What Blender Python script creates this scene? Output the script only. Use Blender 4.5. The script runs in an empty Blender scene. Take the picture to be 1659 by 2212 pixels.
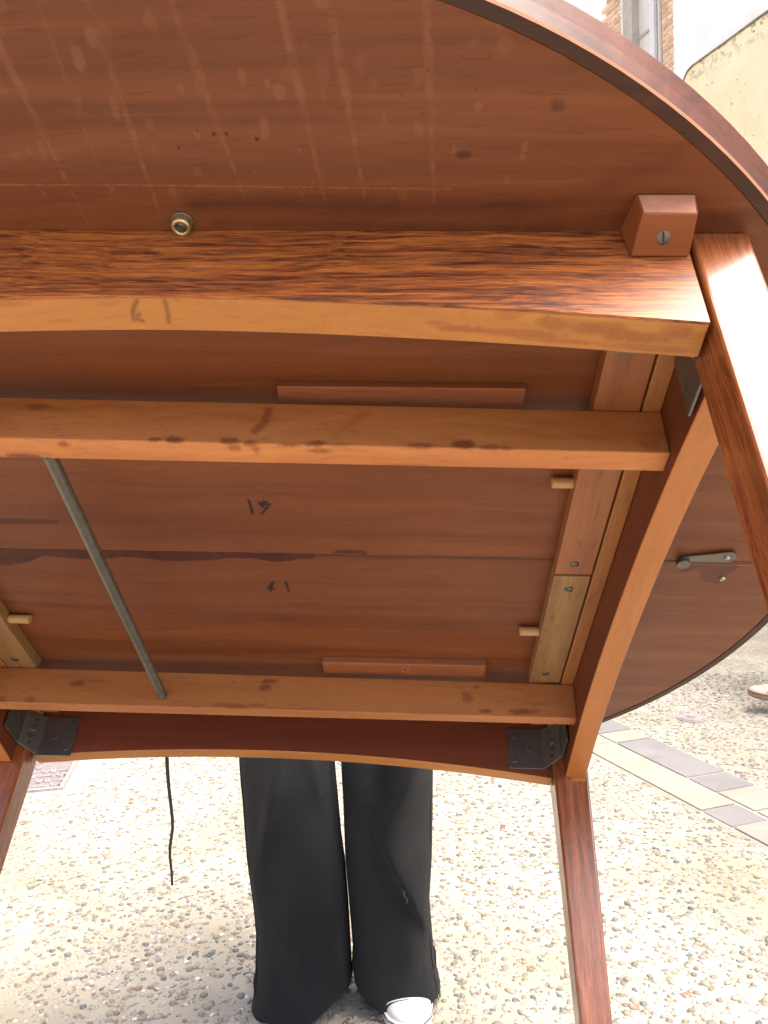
import bpy, bmesh, math, random
import numpy as np
from mathutils import Vector, Matrix
random.seed(7)
rng = np.random.default_rng(7)
SC = bpy.context.scene
COL = SC.collection
R = math.radians

# ------------------------------------------------------------------ camera
CAM_H = 0.96
cam_d = bpy.data.cameras.new('camera')
cam = bpy.data.objects.new('camera', cam_d); COL.objects.link(cam)
Xw = Vector((0.9993868967, -0.0015262615, -0.0349785822))
Yw = Vector((-0.0350118649, -0.0435659682, -0.9984368662))
Zf = Vector((0.0, 0.9990493866, -0.0435926950))
cm = Matrix.Identity(4)
for i in range(3):
    cm[i][0] = Xw[i]; cm[i][1] = -Yw[i]; cm[i][2] = -Zf[i]
cm[2][3] = CAM_H
cam.matrix_world = cm
cam_d.sensor_fit = 'VERTICAL'; cam_d.sensor_height = 32.0
cam_d.lens = 1866 / 2212 * 32.0
cam_d.clip_start = 0.02; cam_d.clip_end = 400
SC.camera = cam

# ------------------------------------------------------------------ light
SUN_EL, SUN_AZ = 66.0, 105.0
world = bpy.data.worlds.new('World'); SC.world = world; world.use_nodes = True
nt = world.node_tree
sky = nt.nodes.new('ShaderNodeTexSky'); sky.sky_type = 'NISHITA'; sky.sun_disc = False
sky.sun_elevation = R(SUN_EL); sky.sun_rotation = R(SUN_AZ)
sky.air_density = 1.0; sky.dust_density = 6.0; sky.ozone_density = 1.0
bgn = nt.nodes['Background']; bgn.inputs['Strength'].default_value = 0.15
nt.links.new(sky.outputs[0], bgn.inputs[0])
sd = bpy.data.lights.new('sun', 'SUN'); sun = bpy.data.objects.new('sun', sd); COL.objects.link(sun)
sd.energy = 1.5; sd.angle = R(48); sd.color = (1.0, 0.94, 0.86)   # bright hazy sky: wide soft source
sv = Vector((math.sin(R(SUN_AZ)) * math.cos(R(SUN_EL)), math.cos(R(SUN_AZ)) * math.cos(R(SUN_EL)), math.sin(R(SUN_EL))))
sun.rotation_euler = sv.to_track_quat('Z', 'Y').to_euler()
sun.location = (3, 0, 8)
SC.view_settings.view_transform = 'Standard'; SC.view_settings.look = 'None'
SC.view_settings.gamma = 1.0; SC.view_settings.use_curve_mapping = False
SC.view_settings.exposure = 1.98
SC.render.engine = 'CYCLES'
SC.cycles.max_bounces = 8
SC.cycles.diffuse_bounces = 5

# ------------------------------------------------------------------ object helpers
def tag(o, label=None, cat=None, group=None, kind=None):
    if label: o['label'] = label
    if cat: o['category'] = cat
    if group: o['group'] = group
    if kind: o['kind'] = kind
    return o

def link(name, me, m=None, parent=None):
    o = bpy.data.objects.new(name, me); COL.objects.link(o)
    if m is not None:
        for mm in (m if isinstance(m, (list, tuple)) else [m]): me.materials.append(mm)
    if parent: o.parent = parent
    return o

def pydata(name, V, F, m=None, parent=None, smooth=False, bevel=0.0, seg=2, recalc=True, mats=None):
    me = bpy.data.meshes.new(name)
    bm = bmesh.new()
    vs = [bm.verts.new(v) for v in V]
    for i, f in enumerate(F):
        try:
            ff = bm.faces.new([vs[k] for k in f])
            if mats: ff.material_index = mats[i]
        except ValueError: pass
    if recalc: bmesh.ops.recalc_face_normals(bm, faces=bm.faces)
    if bevel:
        ed = [e for e in bm.edges if len(e.link_faces) == 2 and e.calc_face_angle(0) > 0.5]
        bmesh.ops.bevel(bm, geom=ed, offset=bevel, segments=seg, profile=0.5, affect='EDGES', clamp_overlap=True)
    for f in bm.faces: f.smooth = smooth
    bm.to_mesh(me); bm.free()
    return link(name, me, m, parent)

def empty(name, loc=(0, 0, 0)):
    o = bpy.data.objects.new(name, None); COL.objects.link(o); o.location = loc; o.empty_display_size = .1
    return o

BOXF = [(0, 1, 3, 2), (4, 6, 7, 5), (0, 4, 5, 1), (2, 3, 7, 6), (0, 2, 6, 4), (1, 5, 7, 3)]
def box_v(x0, x1, y0, y1, z0, z1):
    return [(x, y, z) for x in (x0, x1) for y in (y0, y1) for z in (z0, z1)]

def tube(pts, rad, n=8, cap=True):
    """rings along pts"""
    V, F = [], []
    pts = [Vector(p) for p in pts]
    for i, p in enumerate(pts):
        d = (pts[min(i + 1, len(pts) - 1)] - pts[max(i - 1, 0)]).normalized()
        a = d.orthogonal().normalized() if i == 0 else (a - d * a.dot(d)).normalized()
        b = d.cross(a)
        r = rad[i] if isinstance(rad, (list, tuple)) else rad
        for k in range(n):
            t = 2 * math.pi * k / n
            V.append(tuple(p + a * (r * math.cos(t)) + b * (r * math.sin(t))))
    for i in range(len(pts) - 1):
        for k in range(n):
            F.append((i * n + k, i * n + (k + 1) % n, (i + 1) * n + (k + 1) % n, (i + 1) * n + k))
    if cap:
        F.append(tuple(range(n))); F.append(tuple(range((len(pts) - 1) * n, len(pts) * n)))
    return V, F

# ------------------------------------------------------------------ materials
def newmat(name, rough=0.5, spec=0.5, metal=0.0, col=(.5, .5, .5), coat=0.0, coat_rough=.1):
    m = bpy.data.materials.new(name); m.use_nodes = True
    b = m.node_tree.nodes['Principled BSDF']
    b.inputs['Base Color'].default_value = (*col, 1); b.inputs['Roughness'].default_value = rough
    b.inputs['Specular IOR Level'].default_value = spec; b.inputs['Metallic'].default_value = metal
    b.inputs['Coat Weight'].default_value = coat; b.inputs['Coat Roughness'].default_value = coat_rough
    return m, m.node_tree, b

class NB:
    def __init__(s, nt): s.nt = nt
    def n(s, t, **k):
        o = s.nt.nodes.new('ShaderNode' + t)
        for a, v in k.items(): setattr(o, a, v)
        return o
    def l(s, a, b): s.nt.links.new(a, b)
    def ramp(s, fac, stops, interp='LINEAR'):
        r = s.n('ValToRGB'); r.color_ramp.interpolation = interp
        e = r.color_ramp.elements
        while len(e) < len(stops): e.new(0.5)
        for el, (p, c) in zip(e, stops): el.position = p; el.color = (*c, 1) if len(c) == 3 else c
        s.l(fac, r.inputs[0]); return r.outputs[0]
    def mix(s, fac, a, b, mode='MIX'):
        m = s.n('Mix', data_type='RGBA', blend_type=mode)
        if isinstance(fac, (int, float)): m.inputs[0].default_value = fac
        else: s.l(fac, m.inputs[0])
        for i, c in ((6, a), (7, b)):
            if isinstance(c, tuple): m.inputs[i].default_value = (*c, 1)
            else: s.l(c, m.inputs[i])
        return m.outputs[2]
    def noise(s, vec, scale, detail=4, rough=.55, dist=0.0):
        x = s.n('TexNoise'); x.inputs['Scale'].default_value = scale; x.inputs['Detail'].default_value = detail
        x.inputs['Roughness'].default_value = rough; x.inputs['Distortion'].default_value = dist
        if vec is not None: s.l(vec, x.inputs['Vector'])
        return x.outputs['Fac']
    def mapp(s, vec, scale=(1, 1, 1), rot=(0, 0, 0), loc=(0, 0, 0)):
        x = s.n('Mapping'); x.inputs['Scale'].default_value = scale; x.inputs['Rotation'].default_value = rot
        x.inputs['Location'].default_value = loc; s.l(vec, x.inputs[0]); return x.outputs[0]
    def math(s, op, a, b=None, clamp=False):
        x = s.n('Math', operation=op, use_clamp=clamp)
        for i, v in enumerate((a, b)):
            if v is None: continue
            if isinstance(v, (int, float)): x.inputs[i].default_value = v
            else: s.l(v, x.inputs[i])
        return x.outputs[0]
    def bump(s, h, strength, dist, bsdf):
        x = s.n('Bump'); x.inputs['Strength'].default_value = strength; x.inputs['Distance'].default_value = dist
        s.l(h, x.inputs['Height']); s.l(x.outputs[0], bsdf.inputs['Normal'])

def wood(name, stops, axis='x', rough=.38, spec=.5, fine=1.0, masks=(), coat=0.0, coat_rough=.12,
         stretch=28.0, scale=1.0, dist=.6, mottle=.25, bump=.15, pore=None, shift=0.0, dash=None, warp=0.0):
    """stops: colour ramp of the figure; axis: local grain direction; masks: (image, va, vb, a0, b0, A, B, stain, scuff, ink)"""
    m, nt_, b = newmat(name, rough, spec, coat=coat, coat_rough=coat_rough)
    N = NB(nt_)
    P = N.n('TexCoord').outputs['Object']
    sx = {'x': (1, stretch, stretch), 'y': (stretch, 1, stretch), 'z': (stretch, stretch, 1)}[axis]
    P0 = P
    if warp:
        wn = N.n('TexNoise'); wn.inputs['Scale'].default_value = 7; wn.inputs['Detail'].default_value = 2; N.l(N.mapp(P, (1, 1, 1), loc=(shift, 2, 3)), wn.inputs['Vector'])
        ws = N.n('VectorMath', operation='SUBTRACT'); N.l(wn.outputs['Color'], ws.inputs[0]); ws.inputs[1].default_value = (.5, .5, .5)
        wm = N.n('VectorMath', operation='SCALE'); N.l(ws.outputs[0], wm.inputs[0]); wm.inputs['Scale'].default_value = warp
        wa = N.n('VectorMath', operation='ADD'); N.l(P, wa.inputs[0]); N.l(wm.outputs[0], wa.inputs[1]); P = wa.outputs[0]
    v = N.mapp(P, tuple(q * scale for q in sx), loc=(shift, shift * .7, shift * 1.3))
    n1 = N.noise(v, 1.6, 6, .62, dist)
    if dash:
        al, tr, wgt = dash
        ds = {'x': (al, tr, tr), 'y': (tr, al, tr), 'z': (tr, tr, al)}[axis]
        nf = N.noise(N.mapp(P, ds, loc=(shift + 2, shift, 1)), 1.0, 4, .6, .35)
        n1 = N.math('ADD', N.math('MULTIPLY', n1, 1 - wgt), N.math('MULTIPLY', nf, wgt))
    c = N.ramp(n1, stops)
    big = N.noise(N.mapp(P, tuple(q * scale * .28 for q in sx), loc=(3 + shift, 1, 5)), 1.3, 3, .5, .3)
    c = N.mix(N.math('MULTIPLY', N.ramp(big, [(.25, (0, 0, 0)), (.8, (1, 1, 1))], 'EASE'), mottle), c, stops[0][1], 'MIX')
    pr = N.noise(N.mapp(P, tuple(q * scale * (5.5 if q > 1 else 9) for q in sx)), 3.2, 2, .5, 0)
    pf = N.ramp(pr, [(.30, (1, 1, 1)), (.40, (0, 0, 0))])
    c = N.mix(N.math('MULTIPLY', pf, .42 * fine), c, pore or tuple(x * .45 for x in stops[0][1]))
    P = P0
    sp = N.noise(P, 900, 2, .5, 0)
    c = N.mix(.07, c, N.ramp(sp, [(.3, (0, 0, 0)), (.7, (1, 1, 1))]), 'OVERLAY')
    rgh = N.ramp(N.noise(P, 9, 3, .6, 0), [(.15, (rough * .86,) * 3), (.85, (min(1, rough * 1.16),) * 3)], 'EASE')
    for (img, va, vb, a0, b0, A, B, stain, scuff, ink) in masks:
        def dot(vec):
            d = N.n('VectorMath', operation='DOT_PRODUCT'); N.l(P, d.inputs[0]); d.inputs[1].default_value = vec
            return d.outputs['Value']
        ua = N.math('DIVIDE', N.math('SUBTRACT', dot(va), a0), A)
        ub = N.math('DIVIDE', N.math('SUBTRACT', dot(vb), b0), B)
        cx = N.n('CombineXYZ'); N.l(ua, cx.inputs[0]); N.l(ub, cx.inputs[1])
        im = N.n('TexImage'); im.image = img; im.extension = 'CLIP'; im.interpolation = 'Linear'; N.l(cx.outputs[0], im.inputs[0])
        sp_ = N.n('SeparateColor'); N.l(im.outputs[0], sp_.inputs[0])
        c = N.mix(sp_.outputs[1], c, scuff)
        c = N.mix(sp_.outputs[0], c, stain)
        c = N.mix(sp_.outputs[2], c, ink)
    N.l(c, b.inputs['Base Color']); N.l(rgh, b.inputs['Roughness'])
    N.bump(N.math('ADD', N.math('MULTIPLY', n1, .5), pr), bump, .0006, b)
    return m

def simple(name, col, rough=.6, var=.12, scale=40, metal=0, spec=.5, bump=.1, bd=.001, coat=0):
    m, nt_, b = newmat(name, rough, spec, metal, col, coat)
    N = NB(nt_); P = N.n('TexCoord').outputs['Object']
    n1 = N.noise(P, scale, 5, .6, .2)
    c = N.ramp(n1, [(.3, tuple(x * (1 - var) for x in col)), (.7, tuple(min(1, x * (1 + var)) for x in col))])
    N.l(c, b.inputs['Base Color']); N.bump(n1, bump, bd, b)
    return m

# ------------------------------------------------------------------ numpy mask painter (prints, stains, ink: flat marks on the wood)
S = 0.95
class Mask:
    def __init__(s, name, a0, b0, A, B, res):
        s.name, s.a0, s.b0, s.A, s.B = name, a0, b0, A, B
        s.W, s.H = int(A / res), int(B / res)
        s.px = np.zeros((s.H, s.W, 4), np.float32); s.px[..., 3] = 1
        s.a = a0 + (np.arange(s.W) + .5) / s.W * A
        s.b = b0 + (np.arange(s.H) + .5) / s.H * B
        s.r = np.random.default_rng(len(name) * 31)
    def win(s, x0, x1, y0, y1):
        i0, i1 = np.searchsorted(s.a, [x0, x1]); j0, j1 = np.searchsorted(s.b, [y0, y1])
        i1 = max(i1, i0 + 1); j1 = max(j1, j0 + 1)
        X, Y = np.meshgrid(s.a[i0:i1], s.b[j0:j1]); return slice(j0, j1), slice(i0, i1), X, Y
    def nz(s, X, Y, sc, seed=0):
        g = np.random.default_rng(1000 + seed).random((67, 67))
        tot = 0; amp = 1; ta = 0
        for o in range(4):
            x = (X * sc * 2 ** o + 13.7 * o) % 64; y = (Y * sc * 2 ** o + 7.1 * o) % 64
            xi = x.astype(int); yi = y.astype(int); fx = x - xi; fy = y - yi
            fx = fx * fx * (3 - 2 * fx); fy = fy * fy * (3 - 2 * fy)
            tot = tot + amp * ((g[yi, xi] * (1 - fx) + g[yi, xi + 1] * fx) * (1 - fy) + (g[yi + 1, xi] * (1 - fx) + g[yi + 1, xi + 1] * fx) * fy)
            ta += amp; amp *= .55
        return tot / ta - .5
    def put(s, ch, j, i, m):
        s.px[j, i, ch] = np.maximum(s.px[j, i, ch], m)
    def blob(s, ch, x, y, rx, ry, amt=.8, soft=.3, warp=.8, seed=0):
        k = 1.9
        j, i, X, Y = s.win(x - rx * k, x + rx * k, y - ry * k, y + ry * k)
        f = .9 / max(min(rx, ry), 1e-4)
        d = np.sqrt(((X - x) / rx) ** 2 + ((Y - y) / ry) ** 2) + warp * s.nz(X, Y, f, seed)
        m = np.clip((1 + soft - d) / (2 * soft), 0, 1); m = m * m * (3 - 2 * m)
        s.put(ch, j, i, amt * m * (0.8 + .5 * s.nz(X, Y, f * 3, seed + 5)))
    def line(s, ch, pts, w, amt=.8, soft=.4, warp=.3, fade=0.0, seed=0):
        for (x0, y0), (x1, y1) in zip(pts[:-1], pts[1:]):
            pad = w * 2.2
            j, i, X, Y = s.win(min(x0, x1) - pad, max(x0, x1) + pad, min(y0, y1) - pad, max(y0, y1) + pad)
            L2 = (x1 - x0) ** 2 + (y1 - y0) ** 2
            t = np.clip(((X - x0) * (x1 - x0) + (Y - y0) * (y1 - y0)) / max(L2, 1e-9), 0, 1)
            d = np.hypot(X - x0 - t * (x1 - x0), Y - y0 - t * (y1 - y0)) / w + warp * s.nz(X, Y, .8 / w, seed)
            m = np.clip((1 + soft - d) / (2 * soft), 0, 1)
            s.put(ch, j, i, amt * m * (1 - fade * np.clip(.5 - 2 * s.nz(X, Y, .25 / w, seed + 9), 0, 1)))
    def poly(s, ch, pts, amt=.8, warp=.003, seed=0, soft=0.0015):
        P = np.array(pts); x0, y0 = P.min(0) - .01; x1, y1 = P.max(0) + .01
        j, i, X, Y = s.win(x0, x1, y0, y1)
        X2 = X + warp * 2 * s.nz(X, Y, 90, seed); Y2 = Y + warp * 2 * s.nz(X, Y, 90, seed + 1)
        ins = np.zeros(X.shape, bool); dist = np.full(X.shape, 1.)
        n_ = len(P)
        for k in range(n_):
            ax, ay = P[k]; bx, by = P[(k + 1) % n_]
            c = ((ay > Y2) != (by > Y2)) & (X2 < (bx - ax) * (Y2 - ay) / ((by - ay) or 1e-9) + ax)
            ins ^= c
            L2 = (bx - ax) ** 2 + (by - ay) ** 2 + 1e-12
            t = np.clip(((X2 - ax) * (bx - ax) + (Y2 - ay) * (by - ay)) / L2, 0, 1)
            dist = np.minimum(dist, np.hypot(X2 - ax - t * (bx - ax), Y2 - ay - t * (by - ay)))
        m = np.where(ins, np.clip(dist / soft, 0, 1), 0)
        s.put(ch, j, i, amt * m * (.85 + .4 * s.nz(X, Y, 60, seed + 3)))
    def image(s):
        im = bpy.data.images.new(s.name, s.W, s.H, alpha=False, float_buffer=False)
        im.colorspace_settings.name = 'Non-Color'
        im.pixels.foreach_set(np.clip(s.px, 0, 1).ravel()); im.update(); im.pack()
        return im

# ================================================================== GROUND
def ground_material():
    m, nt_, b = newmat('exposed_aggregate_concrete', .85, .25)
    N = NB(nt_); P = N.n('TexCoord').outputs['Object']
    base = N.ramp(N.noise(P, 6, 5, .6, 0), [(.25, (.28, .25, .19)), (.75, (.385, .355, .285))])
    sand = N.noise(P, 420, 3, .7, 0)
    base = N.mix(.55, base, N.ramp(sand, [(.32, (.15, .125, .09)), (.5, (.37, .34, .275)), (.68, (.54, .505, .43))]))
    v = N.n('TexVoronoi'); v.inputs['Scale'].default_value = 58; v.inputs['Randomness'].default_value = 1; N.l(P, v.inputs['Vector'])
    stone = N.ramp(v.outputs['Distance'], [(.28, (1, 1, 1)), (.42, (0, 0, 0))])
    sep = N.n('SeparateColor'); N.l(v.outputs['Color'], sep.inputs[0])
    pc = N.ramp(sep.outputs[0], [(.0, (.50, .44, .33)), (.22, (.62, .58, .48)), (.4, (.36, .32, .26)), (.58, (.55, .50, .42)), (.72, (.24, .25, .26)), (.86, (.45, .33, .22)), (1, (.66, .64, .58))], 'CONSTANT')
    keep = N.math('GREATER_THAN', sep.outputs[1], .35)
    f = N.math('MULTIPLY', stone, keep)
    c = N.mix(f, base, pc)
    dirt = N.ramp(N.noise(P, 1.7, 4, .6, .4), [(.45, (1, 1, 1)), (.68, (.74, .68, .56))])
    c = N.mix(.8, c, dirt, 'MULTIPLY')
    N.l(c, b.inputs['Base Color'])
    N.bump(N.math('ADD', N.math('MULTIPLY', stone, keep), N.math('MULTIPLY', sand, .3)), .8, .004, b)
    return m

def pebble_mat():
    m, nt_, b = newmat('river_pebble', .6, .4)
    N = NB(nt_)
    at = N.n('Attribute'); at.attribute_name = 'pcol'
    P = N.n('TexCoord').outputs['Object']
    c = N.mix(.5, at.outputs['Color'], N.ramp(N.noise(P, 260, 4, .65, .5), [(.3, (.72, .72, .72)), (.7, (1.2, 1.2, 1.2))]), 'MULTIPLY')
    N.l(c, b.inputs['Base Color'])
    return m

g_m = ground_material()
ground = pydata('ground', [(-160, -160, 0), (160, -160, 0), (160, 160, 0), (-160, 160, 0)], [(0, 1, 2, 3)], g_m)
tag(ground, 'pale exposed aggregate paving full of small river pebbles', kind='structure')

PEB = [tuple(c * .50 for c in q_) for q_ in [(.46, .40, .30), (.58, .53, .43), (.40, .34, .25), (.62, .59, .52), (.50, .42, .30), (.33, .29, .23), (.26, .26, .26), (.34, .335, .33), (.40, .27, .18), (.66, .64, .60), (.52, .47, .38), (.45, .36, .24), (.20, .205, .215)]]
PW = np.array([14, 14, 12, 10, 10, 8, 4, 5, 4, 8, 12, 6, 2.0]); PW /= PW.sum()
def dome(nr, ns):
    V = [(0, 0, 1.0)]; F = []
    for r in range(1, nr + 1):
        t = r / nr * math.pi * .56
        for k in range(ns):
            a = 2 * math.pi * (k + .5 * (r % 2)) / ns
            V.append((math.sin(t) * math.cos(a), math.sin(t) * math.sin(a), math.cos(t)))
    for k in range(ns): F.append((0, 1 + k, 1 + (k + 1) % ns))
    for r in range(nr - 1):
        for k in range(ns):
            a = 1 + r * ns + k; b_ = 1 + r * ns + (k + 1) % ns; c = a + ns; d = b_ + ns
            F.append((a, c, b_)); F.append((b_, c, d))
    return np.array(V, np.float32), np.array(F, np.int32)

def strip_coords(x, y):
    return .3228 * x - .9465 * y, .9465 * x + .3228 * y
def blocked(x, y):
    a, p = strip_coords(x, y)
    st = (p > 1.545) & (p < 1.835)
    dr = (x > -1.62) & (x < -.99) & (y > 2.66) & (y < 3.16) 
    mh = np.hypot(x - 1.131, y - 3.217) < .062
    return st | dr | mh

def scatter(n, y0, y1, xlo, xhi):
    y = np.sqrt(rng.random(n) * (y1 ** 2 - y0 ** 2) + y0 ** 2)
    x = (xlo + (xhi - xlo) * rng.random(n)) * (y + .35)
    k = ~blocked(x, y); return x[k], y[k]

def pebble_field(name, x, y, size, nr, ns):
    dv, df = dome(nr, ns); n = len(x); nv = len(dv)
    ang = rng.random(n) * 6.283; el = .55 + .45 * rng.random(n); hh = size * (.12 + .20 * rng.random(n))
    jit = 1 + .30 * (rng.random((n, nv)) - .5)
    vx = dv[None, :, 0] * jit * size[:, None] * .5; vy = dv[None, :, 1] * jit * (size * el)[:, None] * .5
    X = vx * np.cos(ang)[:, None] - vy * np.sin(ang)[:, None] + x[:, None]
    Y = vx * np.sin(ang)[:, None] + vy * np.cos(ang)[:, None] + y[:, None]
    Z = dv[None, :, 2] * hh[:, None] * (1 + .2 * (rng.random((n, nv)) - .5)) - .0006
    V = np.stack([X, Y, Z], -1).reshape(-1, 3).astype(np.float32)
    F = (df[None] + (np.arange(n) * nv)[:, None, None]).reshape(-1, 3)
    me = bpy.data.meshes.new(name)
    me.vertices.add(len(V)); me.vertices.foreach_set('co', V.ravel())
    me.loops.add(F.size); me.loops.foreach_set('vertex_index', F.ravel().astype(np.int32))
    me.polygons.add(len(F)); me.polygons.foreach_set('loop_start', np.arange(0, F.size, 3, dtype=np.int32))
    me.polygons.foreach_set('loop_total', np.full(len(F), 3, np.int32))
    me.update(); me.validate()
    me.polygons.foreach_set('use_smooth', np.ones(len(F), bool))
    ci = rng.choice(len(PEB), n, p=PW); colr = np.array(PEB)[ci] * (.85 + .3 * rng.random((n, 1)))
    ca = np.ones((n, nv, 4), np.float32); ca[..., :3] = colr[:, None, :]
    at = me.color_attributes.new('pcol', 'FLOAT_COLOR', 'POINT'); at.data.foreach_set('color', ca.ravel())
    return link(name, me, peb_m, ground)

peb_m = pebble_mat()
x, y = scatter(60000, 1.25, 3.9, -.62, .62)
sz = .0060 + .0140 * rng.random(len(x)) ** 2.0
seen = sz / (y + .2)
order = np.argsort(-seen); big, rest = order[:300], order[300:]
gf = pebble_field('gravel', x[rest], y[rest], sz[rest], 2, 7); tag(gf, kind='stuff')
x2, y2 = scatter(15000, 3.9, 8.5, -.3, .62)
sz2 = .010 + .016 * rng.random(len(x2)) ** 2
gf2 = pebble_field('gravel', x2, y2, sz2, 1, 6); tag(gf2, kind='stuff')
protos = []
for kpro in range(26):
    px_ = pebble_field('pebble', np.array([0.]), np.array([0.]), np.array([1.0]), 4, 10)
    protos.append(px_.data); bpy.data.objects.remove(px_)
for q in big:
    o = bpy.data.objects.new('pebble', protos[rng.integers(26)]); COL.objects.link(o); o.parent = ground
    o.location = (x[q], y[q], 0); s_ = float(sz[q]) * (1.0 + .2 * rng.random()); o.scale = (s_, s_, s_ * .85); o.rotation_euler = (0, 0, rng.random() * 6.28)

# paver strip: two rows of sandstone pavers, each a piece
strip = pydata('paving_strip', [], [], None)
bpy.data.objects.remove(strip)
strip = empty('paving_strip', (1.2, 2.6, 0)); tag(strip, 'diagonal double row of cream and grey stone pavers set in the pebble paving', kind='structure')
def paver_mat(name, col):
    m, nt_, b = newmat(name, .8, .3); N = NB(nt_); P = N.n('TexCoord').outputs['Object']
    c = N.ramp(N.noise(P, 7, 5, .6, .5), [(.3, tuple(x * .86 for x in col)), (.7, tuple(x * 1.1 for x in col))])
    c = N.mix(.2, c, N.ramp(N.noise(P, 160, 3, .7, 0), [(.3, (.3, .3, .3)), (.7, (1, 1, 1))]), 'MULTIPLY')
    N.l(c, b.inputs['Base Color']); N.bump(N.noise(P, 120, 4, .6, 0), .35, .0015, b); return m
pm = {'c': paver_mat('cream_sandstone', (.33, .295, .23)), 'g': paver_mat('grey_sandstone', (.215, .203, .195)), 'p': paver_mat('pink_sandstone', (.325, .28, .23)), 'w': paver_mat('pale_sandstone', (.275, .255, .22))}
def slab(p0, p1, a0, a1, m):
    g = .0035
    V = []
    for z in (-.01, .004 + random.uniform(0, .003)):
        for (a, p) in ((a0 + g, p0 + g), (a1 - g, p0 + g), (a1 - g, p1 - g), (a0 + g, p1 - g)):
            a += random.uniform(-.003, .003)
            V.append((.3228 * a + .9465 * p - 1.2, -.9465 * a + .3228 * p - 2.6, z))
    pydata('paver', V, [(3, 2, 1, 0), (4, 5, 6, 7), (0, 1, 5, 4), (1, 2, 6, 5), (2, 3, 7, 6), (3, 0, 4, 7)], m, strip, bevel=.0025)
h_ = .96
row2 = [-3.75, -3.4, -3.12, -2.92, -2.76, -2.648, -2.256, -2.122, -1.96, -1.80, -1.52, -1.38, -1.1, -.86]
c2 = 'cwcgcggpcgpcc'
row1 = [-3.7, -3.5, -3.15, -2.95, -2.66, -2.025, -1.895, -1.62, -1.44, -1.15, -.86]
c1 = 'gcwccgwgcw'
for k in range(len(row2) - 1): slab(1.752 * h_, 1.906 * h_, row2[k] * h_, row2[k + 1] * h_, pm[c2[k]])
for k in range(len(row1) - 1): slab(1.618 * h_, 1.746 * h_, row1[k] * h_, row1[k + 1] * h_, pm[c1[k]])
mort = simple('mortar', (.34, .32, .26), .95, .2, 90)
V = [(.3228 * a + .9465 * p - 1.2, -.9465 * a + .3228 * p - 2.6, .0012) for a, p in ((-3.6, 1.55), (-.82, 1.55), (-.82, 1.833), (-3.6, 1.833))]
pydata('mortar_bed', V, [(0, 1, 2, 3)], mort, strip)

# drain cover (left) : cast metal plate with raised chevrons
iron = simple('weathered_cast_iron', (.33, .29, .285), .48, .25, 60, metal=.35, bump=.3)
dark_hole = simple('dark_recess', (.03, .025, .02), .9)
dc = empty('drain_cover', (-1.293, 2.871, 0)); tag(dc, 'grey cast metal cover with raised chevrons in the paving by the left table leg', 'drain cover')
dc.rotation_euler = (0, 0, R(10))
def dbox(name, x0, x1, y0, y1, z0, z1, m=iron, parent=dc, bev=.0015, rot=0.0):
    V = box_v(x0, x1, y0, y1, z0, z1)
    if rot:
        cx, cy = (x0 + x1) / 2, (y0 + y1) / 2; c_, s_ = math.cos(rot), math.sin(rot)
        V = [((a - cx) * c_ - (b - cy) * s_ + cx, (a - cx) * s_ + (b - cy) * c_ + cy, z) for a, b, z in V]
    return pydata(name, V, BOXF, m, parent, bevel=bev)
# local right edge x=.20..; plate .40 x .42 sheared slightly like the photo's perspective
dbox('plate', -.30, .195, -.205, .235, -.01, .004, bev=.002, m=simple('dark_plate_recess', (.20, .17, .165), .55, .2, 60, metal=.2))  # plate coloured darker than the raised chevrons to set them off
dbox('rim', -.30, .215, -.222, -.208, -.01, .009); dbox('rim', -.30, .215, .238, .252, -.01, .009)
dbox('rim', .201, .215, -.207, .237, -.01, .009); dbox('rim', -.316, -.301, -.222, .252, -.01, .009)
Vr, Fr = [], []
def addbar(x0, y0, x1, y1, w=.0035, zt=.0075):
    d = Vector((x1 - x0, y1 - y0, 0)); n_ = Vector((-d.y, d.x, 0)).normalized() * w; b0 = len(Vr)
    for z in (.0035, zt):
        for p, q in ((x0, y0), (x1, y1)):
            Vr.append((p - n_.x, q - n_.y, z)); Vr.append((p + n_.x, q + n_.y, z))
    Fr.extend([(b0 + 4, b0 + 5, b0 + 7, b0 + 6), (b0, b0 + 1, b0 + 5, b0 + 4), (b0 + 2, b0 + 6, b0 + 7, b0 + 3), (b0, b0 + 4, b0 + 6, b0 + 2), (b0 + 1, b0 + 3, b0 + 7, b0 + 5)])
for i in range(9):
    for j in range(9):
        cx, cy = -.26 + i * .056, -.185 + j * .048
        if cx > .06 and cy > .09: continue
        if cx > .12 and cy > .0: continue
        if (i + j) % 2 == 0:
            addbar(cx - .02, cy + .014, cx - .007, cy - .014); addbar(cx - .007, cy - .014, cx + .006, cy + .014)
            addbar(cx + .006, cy + .014, cx + .019, cy - .014); addbar(cx + .024, cy - .014, cx + .024, cy + .014)
        else:
            addbar(cx - .02, cy, cx + .022, cy)
pydata('chevron_relief', Vr, Fr, iron, dc)
V = []; nn = 20
for z in (.003, .012):
    for k in range(nn):
        t = 2 * math.pi * k / nn; V.append((.05 + .085 * math.cos(t), .165 + .028 * math.sin(t) * (1 - .35 * math.cos(t)), z))
pydata('lifting_boss', V, [tuple(range(nn, 2 * nn))] + [(k, (k + 1) % nn, nn + (k + 1) % nn, nn + k) for k in range(nn)], iron, dc, bevel=.002)
def disc(name, cx, cy, z0, z1, r, m, parent, n=20, bev=0.0):
    V = [(cx + r * math.cos(2 * math.pi * k / n), cy + r * math.sin(2 * math.pi * k / n), z) for z in (z0, z1) for k in range(n)]
    return pydata(name, V, [tuple(range(n, 2 * n)), tuple(range(n - 1, -1, -1))] + [(k, (k + 1) % n, n + (k + 1) % n, n + k) for k in range(n)], m, parent, bevel=bev)
disc('hole_ring', .16, .175, .003, .010, .026, iron, dc, bev=.002)
disc('key_hole', .16, .175, .0095, .0105, .017, dark_hole, dc)
dbox('name_plate', .135, .185, .055, .115, .003, .009)
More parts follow.
